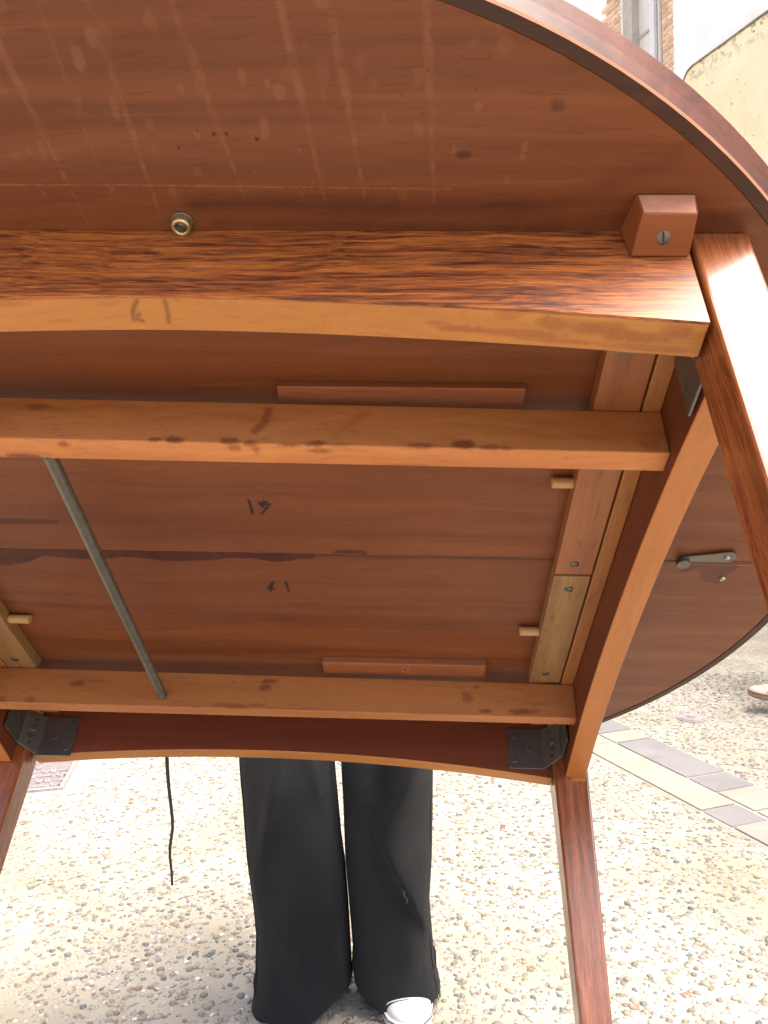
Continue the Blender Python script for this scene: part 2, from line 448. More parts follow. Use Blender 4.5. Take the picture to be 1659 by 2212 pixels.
Vr, Fr = [], []
for k in range(4): addbar(.145 + k * .01, .10, .147 + k * .01, .07, .0015, .0108)
for v_ in range(len(Vr)): Vr[v_] = (Vr[v_][0], Vr[v_][1], Vr[v_][2] + .0055 if Vr[v_][2] < .005 else Vr[v_][2])
pydata('plate_marks', Vr, Fr, iron, dc)

# small round valve cover on the right
mh = empty('valve_cover', (1.131, 3.217, 0)); tag(mh, 'small round grey metal cover in the pebble paving at right', 'valve cover')
disc('rim', 0, 0, -.01, .005, .055, iron, mh, 28, .001)
disc('lid', 0, 0, 0, .008, .046, iron, mh, 28, .0015)
disc('centre_boss', 0, 0, .004, .0115, .016, iron, mh, 18, .001)

# ================================================================== BUILDING
FA = Vector((.3228, -.9465, 0)); FN = Vector((-.9465, -.3228, 0)); FP = Vector((2.51923, 7.94501, 0))
bld = empty('town_house', tuple(FP)); tag(bld, 'pale rendered house with brick framed casement window, above the table rim at top right', 'building')
bld.rotation_euler = (0, 0, math.atan2(FA.y, FA.x))
# local frame: x = along facade towards camera, y = outwards? -> FA rotated by +90deg
LY = Vector((-FA.y, FA.x, 0))      # = (.9465,.3228,0) -> into the building; outwards is -y
plaster = simple('cream_lime_render', (.86, .84, .78), .9, .07, 3.0, bump=.25, bd=.01)
trimw = simple('white_joinery', (.66, .65, .63), .5, .05, 20)
frame_m = simple('grey_brown_frame', (.46, .41, .35), .85, .12, 14)
glass_m, _, gb = newmat('window_glass', .05, .35, 0, (.90, .88, .78)); gb.inputs['Alpha'].default_value = 1
gb.inputs['Transmission Weight'].default_value = .35
curtain = simple('cream_curtain', (.66, .62, .50), .9, .15, 12)
def fbox(name, s0, s1, n0, n1, z0, z1, m, bev=0.0, parent=bld):
    """n0..n1 outward distance"""
    return pydata(name, box_v(s0, s1, -n1, -n0, z0, z1), BOXF, m, parent, bevel=bev)
W0, W1, WZ0, WZ1 = -.395, .212, 3.55, 5.95
fbox('wall', -9, W0, -.4, 0, 0, 6.4, plaster); fbox('wall', W1, 9, -.4, 0, 0, 6.4, plaster)
fbox('wall', W0, W1, -.4, 0, 0, WZ0, plaster); fbox('wall', W0, W1, -.4, 0, WZ1, 6.4, plaster)
fbox('cornice', -9, 9, -.4, .08, 6.4, 6.5, plaster, .01)
fbox('roof', -9, 9, -4, .14, 6.5, 6.58, simple('terracotta_tiles', (.42, .20, .12), .85, .3, 8))
win = fbox('window', W0 + .002, W0 + .135, -.16, -.02, WZ0, WZ1, frame_m, .006)
for (a, b_) in ((-.045, .03), (.034, .062), (.098, .128)): fbox('frame', a, b_, -.13, -.05, WZ0, WZ1, trimw if a < 0 else frame_m, .004, win)
fbox('frame', .066, .094, -.128, -.06, WZ0, WZ1, trimw, .004, win)
fbox('frame', .200, .211, -.13, -.05, WZ0, WZ1, frame_m, .003, win)
for zb in (3.72, 4.12, 4.523, 4.93, 5.34, 5.74):
    fbox('glazing_bar', -.262, -.047, -.12, -.085, zb - .012, zb + .012, frame_m, .003, win)
    fbox('glazing_bar', .130, .199, -.12, -.085, zb - .012, zb + .012, frame_m, .003, win)
fbox('pane', -.262, -.046, -.105, -.10, WZ0, WZ1, glass_m, 0, win); fbox('pane', .129, .199, -.105, -.10, WZ0, WZ1, glass_m, 0, win)
fbox('curtain', -.262, .2, -.30, -.29, WZ0, WZ1, curtain, 0, win)
fbox('sill', W0 - .05, W1 + .05, -.1, .05, WZ0 - .06, WZ0, plaster, .006)
brick_ms = [simple('brick_orange', c, .9, .2, 30, bump=.5, bd=.004) for c in ((.60, .38, .22), (.66, .45, .29), (.70, .52, .36), (.56, .35, .22))]
def brick(s0, s1, z0, z1, n):
    V = [(a + random.uniform(-.004, .004), b, c + random.uniform(-.003, .003)) for a, b, c in box_v(s0, s1, -n, .05, z0, z1)]
    pydata('brick', V, BOXF, random.choice(brick_ms), bld, bevel=.004, seg=1)
k = 0; z = 4.55
while z < 5.40:
    lo = -.82 + (.09 if k % 2 else 0.0) + max(0, (z - 5.2)) * .9
    if k % 2: brick(lo, -.61, z, z + .038, .012); brick(-.60, -.40, z, z + .038, .012)
    else: brick(lo, -.70, z, z + .038, .012); brick(-.69, -.50, z, z + .038, .012); brick(-.49, -.40, z, z + .038, .012)
    z += .05; k += 1
z = 3.9; k = 0
while z < 5.8:
    if k % 2: brick(.217, .355, z, z + .038, .012)
    else: brick(.217, .29, z, z + .038, .012); brick(.298, .36, z, z + .038, .012)
    z += .05; k += 1

def stained_plaster():
    m, nt_, b = newmat('stained_cream_render', .92, .2); N = NB(nt_); P = N.n('TexCoord').outputs['Object']
    c = N.ramp(N.noise(P, 2.2, 6, .65, .6), [(.3, (.76, .64, .38)), (.7, (.88, .79, .55))])
    sx = N.n('SeparateXYZ'); N.l(P, sx.inputs[0])
    top = N.math('SUBTRACT', sx.outputs[2], 4.03)
    moss = N.math('MULTIPLY', N.ramp(N.noise(P, 14, 5, .7, 1.0), [(.50, (0, 0, 0)), (.60, (1, 1, 1))]), N.math('MULTIPLY', top, 4.5, True))
    c = N.mix(moss, c, (.20, .17, .09))
    sp = N.ramp(N.noise(P, 22, 2, .5, 0), [(.70, (0, 0, 0)), (.74, (1, 1, 1))])
    c = N.mix(sp, c, (.16, .15, .10))
    N.l(c, b.inputs['Base Color']); N.bump(N.noise(P, 30, 5, .6, 0), .5, .01, b); return m
sp_m = stained_plaster()
# lower rendered wall with rounded end and dark coping, in front of the facade
prof = [(.60, 0), (.60, 4.10)] + [(.60 + .14 * (1 - math.cos(t)), 4.10 + .108 * math.sin(t)) for t in [i * math.pi / 16 for i in range(1, 9)]] + [(1.1, 4.214), (1.45, 4.22), (5.5, 4.24), (5.5, 0)]
n_ = len(prof)
V = [(a, -.10, z) for a, z in prof] + [(a, .02, z) for a, z in prof]
pydata('lower_wall', V, [tuple(range(n_)), tuple(range(2 * n_ - 1, n_ - 1, -1))] + [(i, (i + 1) % n_, n_ + (i + 1) % n_, n_ + i) for i in range(n_)], sp_m, bld)
cop = prof[2:-1]
V = []
for a, z in cop:
    for (dn, dz) in ((-.108, .001), (-.108, .015), (-.001, .015), (-.001, .001)): V.append((a, dn, z + dz + random.uniform(-.004, .004)))
F = []
for i in range(len(cop) - 1):
    for k in range(4): F.append((4 * i + k, 4 * i + (k + 1) % 4, 4 * i + 4 + (k + 1) % 4, 4 * i + 4 + k))
F += [(0, 1, 2, 3), tuple(4 * (len(cop) - 1) + k for k in (3, 2, 1, 0))]
pydata('coping', V, F, simple('mossy_dark_coping', (.20, .175, .13), .95, .4, 25), bld)

def far_house(label, org, ang, length, height, mat_, wins, doors):
    root = empty('town_house', org); root.rotation_euler = (0, 0, ang); tag(root, label, 'building')
    def b(name, s0, s1, n0, n1, z0, z1, m, bev=0.0, parent=root): return pydata(name, box_v(s0, s1, -n1, -n0, z0, z1), BOXF, m, parent, bevel=bev)
    b('wall', 0, length, -5, 0, 0, height, mat_); b('roof', -.1, length + .1, -5.2, .3, height, height + .14, tile_m)
    b('plinth', 0, length, .0, .05, 0, .55, stone_m, .01)
    for (sx0, z0) in wins:
        w_ = b('window', sx0 - .08, sx0 + 1.08, .002, .05, z0 - .08, z0 + 1.58, stone_m, .01)
        b('pane', sx0, sx0 + 1.0, .052, .056, z0, z0 + 1.5, dark_glass, 0, w_); b('frame', sx0 + .47, sx0 + .53, .058, .075, z0, z0 + 1.5, trimw, .004, w_)
        for q in (0, .5, 1, 1.46): b('frame', sx0, sx0 + 1.0, .058, .07, z0 + q, z0 + q + .035, trimw, .004, w_)
        b('shutter', sx0 - .60, sx0 - .09, .004, .045, z0, z0 + 1.5, shut_m, .006); b('shutter', sx0 + 1.09, sx0 + 1.60, .004, .045, z0, z0 + 1.5, shut_m, .006)
    for sx0 in doors:
        d_ = b('door', sx0, sx0 + 1.1, .052, .09, .02, 2.3, shut_m, .01); b('door_frame', sx0 - .12, sx0 + 1.22, .051, .07, .0, 2.42, stone_m, .01)
        b('handle', sx0 + .95, sx0 + 1.0, .09, .13, 1.0, 1.12, frame_m, .005, d_)
tile_m = simple('terracotta_roof', (.42, .20, .12), .85, .3, 8); stone_m = simple('limestone_trim', (.58, .52, .42), .85, .1, 9)
dark_glass = simple('dark_window_glass', (.05, .055, .06), .08, .1, 3); shut_m = simple('grey_blue_shutter', (.26, .32, .34), .6, .08, 12)
far_house('cream house with grey shutters across the square behind the table', (-11, 13.5, 0), 0, 12.2, 6.8, simple('far_cream_render', (.70, .62, .47), .92, .08, 2), [(1.2, .95), (4.4, .95), (1.2, 3.9), (4.4, 3.9), (7.6, 3.9), (10.3, 3.9), (10.3, .95)], [7.55])
far_house('rose coloured house along the left side of the square', (-9.5, -6, 0), R(90) , 16, 6.2, simple('rose_render', (.62, .43, .33), .92, .08, 2), [(1.5, .95), (5, .95), (12, .95), (1.5, 3.7), (5, 3.7), (8.5, 3.7), (12, 3.7)], [8.4])
# ================================================================== TABLE
TX = Vector((0.9978873294, -0.0432253082, -0.0485020673))
TY = Vector((0.0009620051, 0.7562990061, -0.6542254107))
TW = Vector((-0.0649611603, -0.6527965886, -0.7547427784))
TO = Vector((-0.0019299401, 0.9470123964, 0.8708142724))
tm = Matrix.Identity(4)
for i in range(3):
    tm[i][0] = TX[i]; tm[i][1] = TY[i]; tm[i][2] = -TW[i]; tm[i][3] = TO[i]
table = empty('dining_table'); table.matrix_world = tm
tag(table, 'round red brown wooden table tipped up, its underside facing the viewer', 'table')
def L(u, v, w): return (u * S, v * S, -w * S)
def Wd(u, v, w): return TO + (TX * u + TY * v + TW * w) * S
CU = -.15

# --- painted marks of the tabletop underside
K = Mask('tabletop_marks', -.62, -.66, 1.16, 1.32, .0006)
for i, (p, q) in enumerate([((-.250, -.640), (-.219, -.436)), ((-.176, -.640), (-.161, -.443)), ((-.125, -.62), (-.093, -.456)), ((-.055, -.62), (-.033, -.452)), ((-.024, -.62), (-.003, -.452)), ((.038, -.62), (.048, -.454)), ((-.205, -.60), (-.195, -.45))]):
    pts = [(p[0] + (q[0] - p[0]) * t, p[1] + (q[1] - p[1]) * t) for t in np.linspace(0, 1, 7)]
    for kk in range(6):
        w_ = .0022 * (1.0, 1.1, 1.35, 1.0, .75, .55)[kk] * (.55 if i == 6 else 1)
        K.line(1, pts[kk:kk + 2], w_, (.24 if i < 6 else .12), .55, 1.1, .95, seed=i * 7 + kk)
r2 = np.random.default_rng(5)
for i in range(80):
    u_ = r2.uniform(-.36, .13); v_ = r2.uniform(-.63, -.46) if r2.random() < .8 else r2.uniform(-.58, -.45)
    s_ = r2.uniform(.001, .0036) * (1.4 if v_ < -.53 else .9)
    K.blob(1, u_, v_, s_, s_ * r2.uniform(1.0, 2.6), r2.uniform(.08, .26), .35, .9, seed=i)
K.line(1, [(-.276, -.468), (-.18, -.4678), (-.059, -.466), (.06, -.4645)], .0006, .55, .5, .8, .9, seed=4)
for i, (u_, v_) in enumerate([(-.266, -.468), (-.262, -.4678), (-.182, -.468), (-.124, -.467), (-.02, -.4655)]): K.blob(1, u_, v_, .006, .0008, .5, .4, .8, seed=i)
for (u_, v_, s_) in [(-.119, -.509, .9), (-.108, -.507, 1.4), (-.099, -.507, 1.3), (-.078, -.503, 1.5), (-.135, -.497, 1.1)]: K.blob(2, u_, v_, .0011 * s_, .0011 * s_, .95, .3, .6, seed=int(s_ * 10))
K.blob(0, .129, -.526, .0045, .004, .6, .5, .6); K.blob(0, .068, -.491, .0055, .003, .8, .4, .5)
for kk, (p, q, a_) in enumerate([((-.134, -.452), (.02, -.449), .55), ((.01, -.449), (.12, -.451), .42), ((.12, -.452), (.156, -.459), .30), ((.156, -.459), (.178, -.471), .30), ((.178, -.471), (.215, -.489), .25)]):
    K.line(0, [p, q], .0065, a_, .9, .5, .4, seed=kk)
K.line(0, [(-.12, -.436), (.15, -.432)], .004, .4, .9, .6, .6, seed=8)
K.blob(0, .262, -.437, .02, .006, .4, .7, .8, seed=3)
K.line(0, [(-.58, .0005), (.45, .0035)], .0012, .75, .6, .2, 0)
K.line(1, [(.33, .0065), (.45, .008)], .0007, .6, .5, .3, .2)
K.poly(0, [(-.58, -.003), (-.451, -.002), (-.30, -.0015), (-.08, -.001), (-.082, .009), (-.097, .011), (-.125, .018), (-.155, .012), (-.179, .011), (-.216, .018), (-.258, .020), (-.299, .012), (-.352, .019), (-.406, .014), (-.434, .030), (-.463, .036), (-.58, .038)], 1.0, .002, 3)
K.poly(0, [(-.60, -.068), (-.50, -.066), (-.455, -.058), (-.433, -.060), (-.365, -.058), (-.367, -.050), (-.44, -.047), (-.46, -.043), (-.60, -.042)], .75, .002, 5)
K.poly(0, [(-.062, -.002), (-.055, -.009), (-.04, -.011), (-.02, -.009), (-.018, -.001)], .85, .001, 6)
K.poly(0, [(-.02, .001), (-.016, .006), (.0, .008), (.03, .006), (.04, .001)], .55, .001, 7)
K.poly(0, [(.338, .005), (.341, .016), (.343, .025), (.352, .024), (.361, .017), (.369, .024), (.368, .032), (.38, .044), (.394, .045), (.397, .036), (.402, .022), (.41, .008), (.397, .002)], .62, .001, 9)
K.line(0, [(.30, .065), (.325, .052), (.345, .045)], .004, .35, .8, .5, .4, seed=12)
for st, a_ in (([(-.143, -.098), (-.142, -.076)], 1), ([(-.124, -.096), (-.133, -.093), (-.129, -.087), (-.127, -.096)], 1), ([(-.131, -.091), (-.121, -.092), (-.132, -.075)], 1),
              ([(-.136, .059), (-.145, .074), (-.136, .075)], 1), ([(-.137, .063), (-.142, .080)], 1), ([(-.121, .059), (-.119, .079)], 1)):
    K.line(2, st, .0017, .95, .35, .3, .1, seed=2)
for vv, a_, sd_ in ((.155, .22, 1), (-.09, .08, 2), (.10, .10, 3), (.24, .12, 4), (-.33, .1, 5), (.33, .12, 6)):
    K.line(1, [(-.6, vv), (.5, vv + .003)], .0008, a_, .6, .5, .5, seed=sd_)
r3 = np.random.default_rng(11)
for i in range(60):
    u_, v_ = r3.uniform(-.55, .42), r3.uniform(-.4, .5); K.line(1, [(u_, v_), (u_ + r3.uniform(-.006, .006), v_ + r3.uniform(-.006, .006))], .0004, .35, .4, .2)
for i in range(22):
    u_, v_ = r3.uniform(-.5, .45), r3.uniform(-.4, .5); K.blob(0, u_, v_, r3.uniform(.006, .025), r3.uniform(.002, .005), r3.uniform(.1, .28), .8, .9, seed=i)
for i in range(14):
    u_ = r3.uniform(-.05, .25); K.blob(0, u_, r3.uniform(-.62, -.50), .0014, .0012, .4, .5, .5, seed=i)
top_img = K.image()
PX, PY = (1 / S, 0, 0), (0, 1 / S, 0)
top_mask = (top_img, PX, PY, -.62, -.66, 1.16, 1.32, (.034, .0065, .0050), (.29, .125, .068), (.010, .007, .006))
top_m = wood('mahogany_underside', [(.28, (.092, .026, .0095)), (.5, (.142, .043, .0150)), (.72, (.185, .060, .0215))], 'x', rough=.40, spec=.24, fine=.6,
             masks=[top_mask], stretch=22, scale=1.1, dist=.4, mottle=.5, bump=.08, warp=.02)
rose_stops = [(.37, (.040, .012, .006)), (.435, (.105, .026, .008)), (.49, (.23, .060, .013)), (.555, (.35, .100, .018)), (.66, (.46, .158, .030))]
def rosewood(name, axis, shift=0.0, **k):
    kw = dict(rough=.42, spec=.38, fine=1.0, stretch=36, scale=3.0, dist=.7, mottle=.3, bump=.14, dash=(34, 820, .5), warp=.016, coat=.14, coat_rough=.3, pore=(.02, .008, .005)); kw.update(k)
    return wood(name, rose_stops, axis, shift=shift, **kw)
rose_x = rosewood('rosewood_apron_veneer', 'x')
leg_stops = [(.33, (.065, .018, .009)), (.43, (.16, .042, .014)), (.54, (.26, .074, .021)), (.68, (.35, .118, .032))]
def legwood(name, shift): return wood(name, leg_stops, 'z', rough=.26, spec=.5, fine=1.3, stretch=26, scale=2.0, dist=.8, mottle=.35, bump=.12, dash=(24, 560, .45), warp=.02, coat=.30, coat_rough=.20, pore=(.03, .01, .007), shift=shift)
edge_m = wood('rosewood_edge', [(.34, (.030, .009, .006)), (.5, (.080, .020, .010)), (.66, (.125, .032, .015))], 'x', rough=.5, spec=.25, stretch=6, scale=3, mottle=.5)
arris_m = simple('pale_lit_arris', (.46, .21, .11), .45, .1, 30)  # pale lipping line, with the bevel's catch light put into its colour
band_m = wood('dark_stained_band', [(.25, (.030, .014, .009)), (.5, (.048, .020, .012)), (.75, (.070, .027, .015))], 'x', rough=.5, spec=.25, stretch=6, scale=3, mottle=.5)

def rim_r(th):
    d = abs(((th - math.pi / 2 + math.pi) % (2 * math.pi)) - math.pi)
    t = max(0.0, min(1.0, (R(38) - d) / R(30)))
    q = max(0.0, min(1.0, (45 - abs(math.degrees(th if th < math.pi else th - 2 * math.pi))) / 45)) if not (0 < th < math.pi) else 1.0
    q = q * q * (3 - 2 * q)
    return .6362 + .0078 * q - .043 * t * t * (3 - 2 * t)
def leaf(name, t0, t1, vs):
    n = 96; T = [t0 + (t1 - t0) * i / n for i in range(n + 1)]
    inner = [(CU + (rim_r(t) - .0115) * math.cos(t), (rim_r(t) - .0115) * math.sin(t)) for t in T]
    inner[0] = (inner[0][0], vs); inner[-1] = (inner[-1][0], vs)
    V = [L(u, v, 0) for u, v in inner] + [L(u, v, -.031) for u, v in inner]; n1 = n + 1
    F = [tuple(range(n1)), tuple(range(2 * n1 - 1, n1 - 1, -1))] + [(i, (i + 1) % n1, n1 + (i + 1) % n1, n1 + i) for i in range(n1)]
    lf = pydata(name, V, F, top_m, table, bevel=.0006, seg=1)
    # lipping: cross-section loop with pale arris
    V = []; sec = [(-.0112, .0006), (-.0022, .0006), (-.0006, -.0010), (.0030, -.015), (.0078, -.0285), (.0062, -.0312), (-.0112, -.0312)]
    for i, t in enumerate(T):
        r_ = rim_r(t)
        for dr, w in sec:
            u, v = CU + (r_ + dr) * math.cos(t), (r_ + dr) * math.sin(t)
            if i in (0, n): v = vs
            V.append(L(u, v, w))
    ns = len(sec); F, M = [], []
    for i in range(n):
        for k in range(ns):
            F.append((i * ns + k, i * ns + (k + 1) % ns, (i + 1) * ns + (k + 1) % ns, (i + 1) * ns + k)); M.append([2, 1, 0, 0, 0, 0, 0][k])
    F += [tuple(range(ns)), tuple(n * ns + k for k in range(ns))]; M += [0, 0]
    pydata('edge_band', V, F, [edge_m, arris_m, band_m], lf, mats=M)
    return lf
lf1 = leaf('tabletop_leaf', math.pi, 2 * math.pi, -.0004)
lf2 = leaf('tabletop_leaf', 0, math.pi, .0004)
lf1['label'] = 'upper tabletop half with pale drip streaks'; lf2['label'] = 'lower tabletop half with dark stain along the joint'

# --- rails / aprons
def mk_mask(name, a0, b0, A, B, spots, seed=0, res=.0007, lines=()):
    k_ = Mask(name, a0, b0, A, B, res)
    for i, s_ in enumerate(spots):
        u, q, rx, ry, am = s_[:5]; k_.blob(0, u, q, rx, ry, min(1, am * 1.15), .45, .9, seed=i + seed)
    for (ch, pts, w, am, fd) in lines: k_.line(ch, pts, w, am, .7, .7, fd, seed=seed + 50)
    return k_
stain_c, scuff_c, ink_c = (.115, .026, .013), (.62, .33, .16), (.05, .03, .018)
QY = (0, 1 / S, 1 / S * -1)   # v + w  (local z = -w)
def q_mask(img, a0, b0, A, B): return (img.image(), PX, (0, 1 / S, -1 / S), a0, b0, A, B, stain_c, scuff_c, ink_c)
b0 = -.256
rk = mk_mask('rail_marks_front', -.6, -.25, .9, .12, [
    (-.308, b0 + .021, .010, .005, .55), (-.275, b0 + .066, .006, .004, .7), (-.318, b0 + .085, .018, .006, .85), (-.193, b0 + .059, .006, .003, .7), (-.175, b0 + .059, .009, .0045, .8),
    (-.127, b0 + .060, .008, .004, .75), (-.123, b0 + .068, .005, .006, .5), (-.109, b0 + .063, .006, .004, .7), (-.104, b0 + .070, .003, .006, .5), (-.051, b0 + .062, .009, .004, .75), (-.048, b0 + .071, .011, .003, .6),
    (-.073, b0 + .064, .010, .0025, .6), (-.03, b0 + .063, .010, .003, .35), (.042, b0 + .063, .012, .004, .6), (.078, b0 + .061, .010, .0055, .85), (.101, b0 + .064, .010, .004, .65), (.115, b0 + .065, .006, .003, .55), (.24, b0 + .058, .008, .006, .3),
    (-.23, b0 + .088, .008, .002, .4), (.03, b0 + .088, .02, .002, .25)], lines=[(0, [(-.097, b0 + .022), (-.099, b0 + .037), (-.106, b0 + .047)], .0035, .7, .3), (0, [(-.01, b0 + .024), (-.035, b0 + .054)], .004, .28, .5), (1, [(-.12, b0 + .058), (-.02, b0 + .025)], .0016, .10, .6)])
beech = [(.30, (.30, .096, .028)), (.5, (.42, .152, .046)), (.70, (.50, .20, .066))]
rail_a = wood('beech_rail', beech, 'x', rough=.5, spec=.28, warp=.05, fine=1.1, stretch=16, scale=1.2, dist=.8, mottle=.45, masks=[q_mask(rk, -.6, -.25, .9, .12)], bump=.15, pore=(.25, .09, .04))
b0 = .272
rk2 = mk_mask('rail_marks_back', -.6, .28, .9, .10, [
    (-.43, b0 + .030, .010, .0045, .7), (-.405, b0 + .026, .012, .002, .45), (-.489, b0 + .055, .008, .005, .5), (-.53, b0 + .058, .010, .004, .6), (-.164, b0 + .022, .011, .004, .75), (-.169, b0 + .032, .008, .005, .7), (-.225, b0 + .058, .012, .003, .45), (-.203, b0 + .060, .014, .004, .5),
    (-.176, b0 + .058, .012, .0025, .5), (.11, b0 + .042, .007, .006, .6), (.105, b0 + .036, .004, .004, .5), (.134, b0 + .061, .009, .003, .7), (.184, b0 + .061, .016, .0045, .75), (.20, b0 + .060, .008, .004, .5), (.123, b0 + .025, .004, .003, .6), (.205, b0 + .05, .02, .003, .3), (-.26, b0 + .062, .006, .003, .4)], seed=40)
rail_b = wood('beech_rail_redder', [(.25, (.24, .080, .025)), (.5, (.32, .115, .034)), (.78, (.39, .155, .050))], 'x', rough=.46, spec=.28, fine=.8, warp=.04, stretch=16, scale=1.1, dist=.5, mottle=.4, masks=[q_mask(rk2, -.6, .28, .9, .10)], bump=.1, shift=4)
ak = mk_mask('apron_marks', -.6, -.45, .9, .07, [
    (-.26, -.424, .015, .003, .25), (.07, -.410, .018, .003, .5), (.11, -.409, .028, .004, .45), (.135, -.420, .014, .006, .5), (.165, -.418, .02, .006, .55), (.19, -.412, .022, .005, .5), (.10, -.425, .010, .005, .3), (.05, -.414, .006, .002, .4), (.215, -.420, .010, .007, .4), (-.32, -.410, .03, .003, .25), (.20, -.404, .03, .003, .45), (.14, -.404, .03, .002, .45)],
    seed=70, lines=[(2, st, .0018, .62, .2) for st in ([(-.1655, -.4255), (-.171, -.416), (-.172, -.410), (-.166, -.407)], [(-.167, -.413), (-.172, -.408)], [(-.145, -.4255), (-.145, -.416), (-.1465, -.406)])])
apron_m = wood('beech_apron_edge', [(.25, (.30, .115, .028)), (.5, (.38, .152, .038)), (.78, (.45, .19, .052))], 'x', rough=.46, spec=.28, fine=.5, warp=.04, stretch=18, scale=1.0, dist=.4, mottle=.35,
               masks=[(ak.image(), PX, PY, -.6, -.45, .9, .07, (.17, .042, .016), scuff_c, ink_c)], bump=.06, shift=2)
side_m = wood('orange_apron_edge', [(.25, (.29, .100, .027)), (.5, (.36, .130, .034)), (.78, (.42, .16, .044))], 'y', rough=.44, spec=.28, fine=.45, warp=.03, stretch=18, scale=1.0, dist=.3, mottle=.3, bump=.05)
inner_m = wood('dark_red_apron_inner', [(.25, (.088, .022, .0100)), (.5, (.115, .030, .0125)), (.78, (.145, .040, .016))], 'y', rough=.42, spec=.22, fine=.5, stretch=14, mottle=.35, bump=.05)
inner_x = wood('dark_red_far_apron', [(.25, (.105, .026, .0125)), (.5, (.135, .034, .0155)), (.78, (.17, .045, .020))], 'x', rough=.40, spec=.22, fine=.5, stretch=14, mottle=.4, bump=.05)

def apron(name, a0, a1, c0, c1, wf, axis, mats, n=40):
    """a: long direction, c: across (c0 inner-facing? order low..high). mats [edge, side_low, side_high]"""
    V = []
    for i in range(n + 1):
        a = a0 + (a1 - a0) * i / n; w = wf(a)
        for c, ww in ((c0, .001), (c0, w), (c1, w), (c1, .001)):
            V.append(L(a, c, ww) if axis == 'u' else L(c, a, ww))
    F, M = [], []
    for i in range(n):
        for k, mi in ((0, 1), (1, 0), (2, 2)):
            F.append((4 * i + k, 4 * i + k + 1, 4 * i + 5 + k, 4 * i + 4 + k)); M.append(mi)
        F.append((4 * i + 3, 4 * i, 4 * i + 4, 4 * i + 7)); M.append(0)
    F += [(0, 1, 2, 3), (4 * n + 3, 4 * n + 2, 4 * n + 1, 4 * n)]; M += [0, 0]
    return pydata(name, V, F, mats, table, mats=M, bevel=.0008, seg=1)
w_near = lambda u: .081 + .026 * min(1, abs(u + .154) / .39) ** 1.7
w_far = lambda u: .0645 + .031 * min(1.1, abs(u + .20) / .44) ** 2
w_side = lambda v: .0725 + .033 * min(1.05, abs(v - .01) / .43) ** 2.2
na = apron('apron', -.536, .236, -.4275, -.398, w_near, 'u', [apron_m, apron_m, inner_x]); na['label'] = 'near apron rail with streaky rosewood veneer outside'
# veneer sheet on the outer face of the near apron
V = []
for i in range(41):
    u = -.536 + .772 * i / 40; w = w_near(u) - .0003
    for c, ww in ((-.4300, .001), (-.4300, w), (-.4276, w), (-.4276, .001)): V.append(L(u, c, ww))
F = []
for i in range(40):
    for k in range(4): F.append((4 * i + k, 4 * i + (k + 1) % 4, 4 * i + 4 + (k + 1) % 4, 4 * i + 4 + k))
F += [(0, 1, 2, 3), (163, 162, 161, 160)]
pydata('veneer', V, F, rose_x, na)
apron('apron', -.536, .240, .4200, .4475, w_far, 'u', [apron_m, inner_x, rose_x])['label'] = 'far apron rail with arched lower edge'
apron('apron', -.380, .4020, .2565, .2850, w_side, 'v', [side_m, inner_m, rose_x])['label'] = 'orange side apron rail on the right'
apron('apron', -.380, .4020, -.585, -.5565, w_side, 'v', [side_m, rose_x, inner_m])['label'] = 'side apron rail on the left'
apron('apron_end', .402, .4300, .2640, .2850, lambda v: .1045, 'v', [side_m, inner_m, rose_x], n=2)

def tb(name, u0, u1, v0, v1, w0, w1, m, parent=table, bev=.001, seg=2, taper=0.0):
    V = [L(u, v, w) for u in (u0, u1) for v in (v0, v1) for w in (w0, w1)]
    return pydata(name, V, BOXF, m, parent, bevel=bev * S, seg=seg)
def rail(vl0, vl1, vr0, vr1, w0, wl, wr, m):
    V = [L(u, v, w) for u, a, b, wb in ((-.5565, vl0, vl1, wl), (.2565, vr0, vr1, wr)) for v in (a, b) for w in (w0, wb)]
    return pydata('cross_rail', V, BOXF, m, table, bevel=.0014, seg=2)
rail(-.2700, -.2430, -.2565, -.2325, .0185, .0700, .0690, rail_a)
rail(.2600, .2830, .2725, .2920, .0185, .0720, .0695, rail_b)
tb('spacer', .215, .243, .2925, .4195, .0, .012, rail_b)
tb('spacer', -.543, -.515, .2925, .4195, .0, .012, rail_b)
# slides
slide_red = wood('stained_slide', [(.25, (.17, .052, .018)), (.5, (.25, .085, .027)), (.78, (.33, .13, .043))], 'y', rough=.5, fine=.9, stretch=14, mottle=.5, dist=1.2, bump=.15)
smk = Mask('slide_marks', .18, 0.0, .07, .32, .0005)
for i in range(26):
    smk.blob(0, r3.uniform(.19, .24), r3.uniform(.02, .31), r3.uniform(.002, .006), r3.uniform(.008, .03), r3.uniform(.25, .6), .6, 1.0, seed=i)
for (u_, v_) in [(.198, .20), (.199, .16), (.2, .23), (.205, .1), (.2, .13)]: smk.blob(2, u_, v_, .002, .004, .5, .4, .8, seed=int(v_ * 100))
slide_pale = wood('worn_oak_slide', [(.25, (.15, .070, .022)), (.5, (.225, .115, .038)), (.78, (.31, .175, .062))], 'y', rough=.6, fine=1.1, stretch=16, mottle=.4, dist=.8, bump=.2,
                  masks=[(smk.image(), PX, PY, .18, 0.0, .07, .32, (.17, .075, .03), scuff_c, (.07, .03, .015))])
slide_o = wood('orange_slide', [(.25, (.22, .080, .023)), (.5, (.30, .115, .034)), (.78, (.37, .155, .048))], 'y', rough=.5, fine=.8, stretch=14, mottle=.4, bump=.12, shift=6)
tb('slide', .1955, .2375, -.394, .0060, .0, .0180, slide_red, bev=.0012)
tb('slide', .1955, .2375, .0105, .2715, .0, .0176, slide_pale, bev=.0012)['label'] = 'pale worn slide piece with dark blotches'
tb('slide', .2395, .2562, -.394, .4190, .0, .0182, slide_o, bev=.0012)
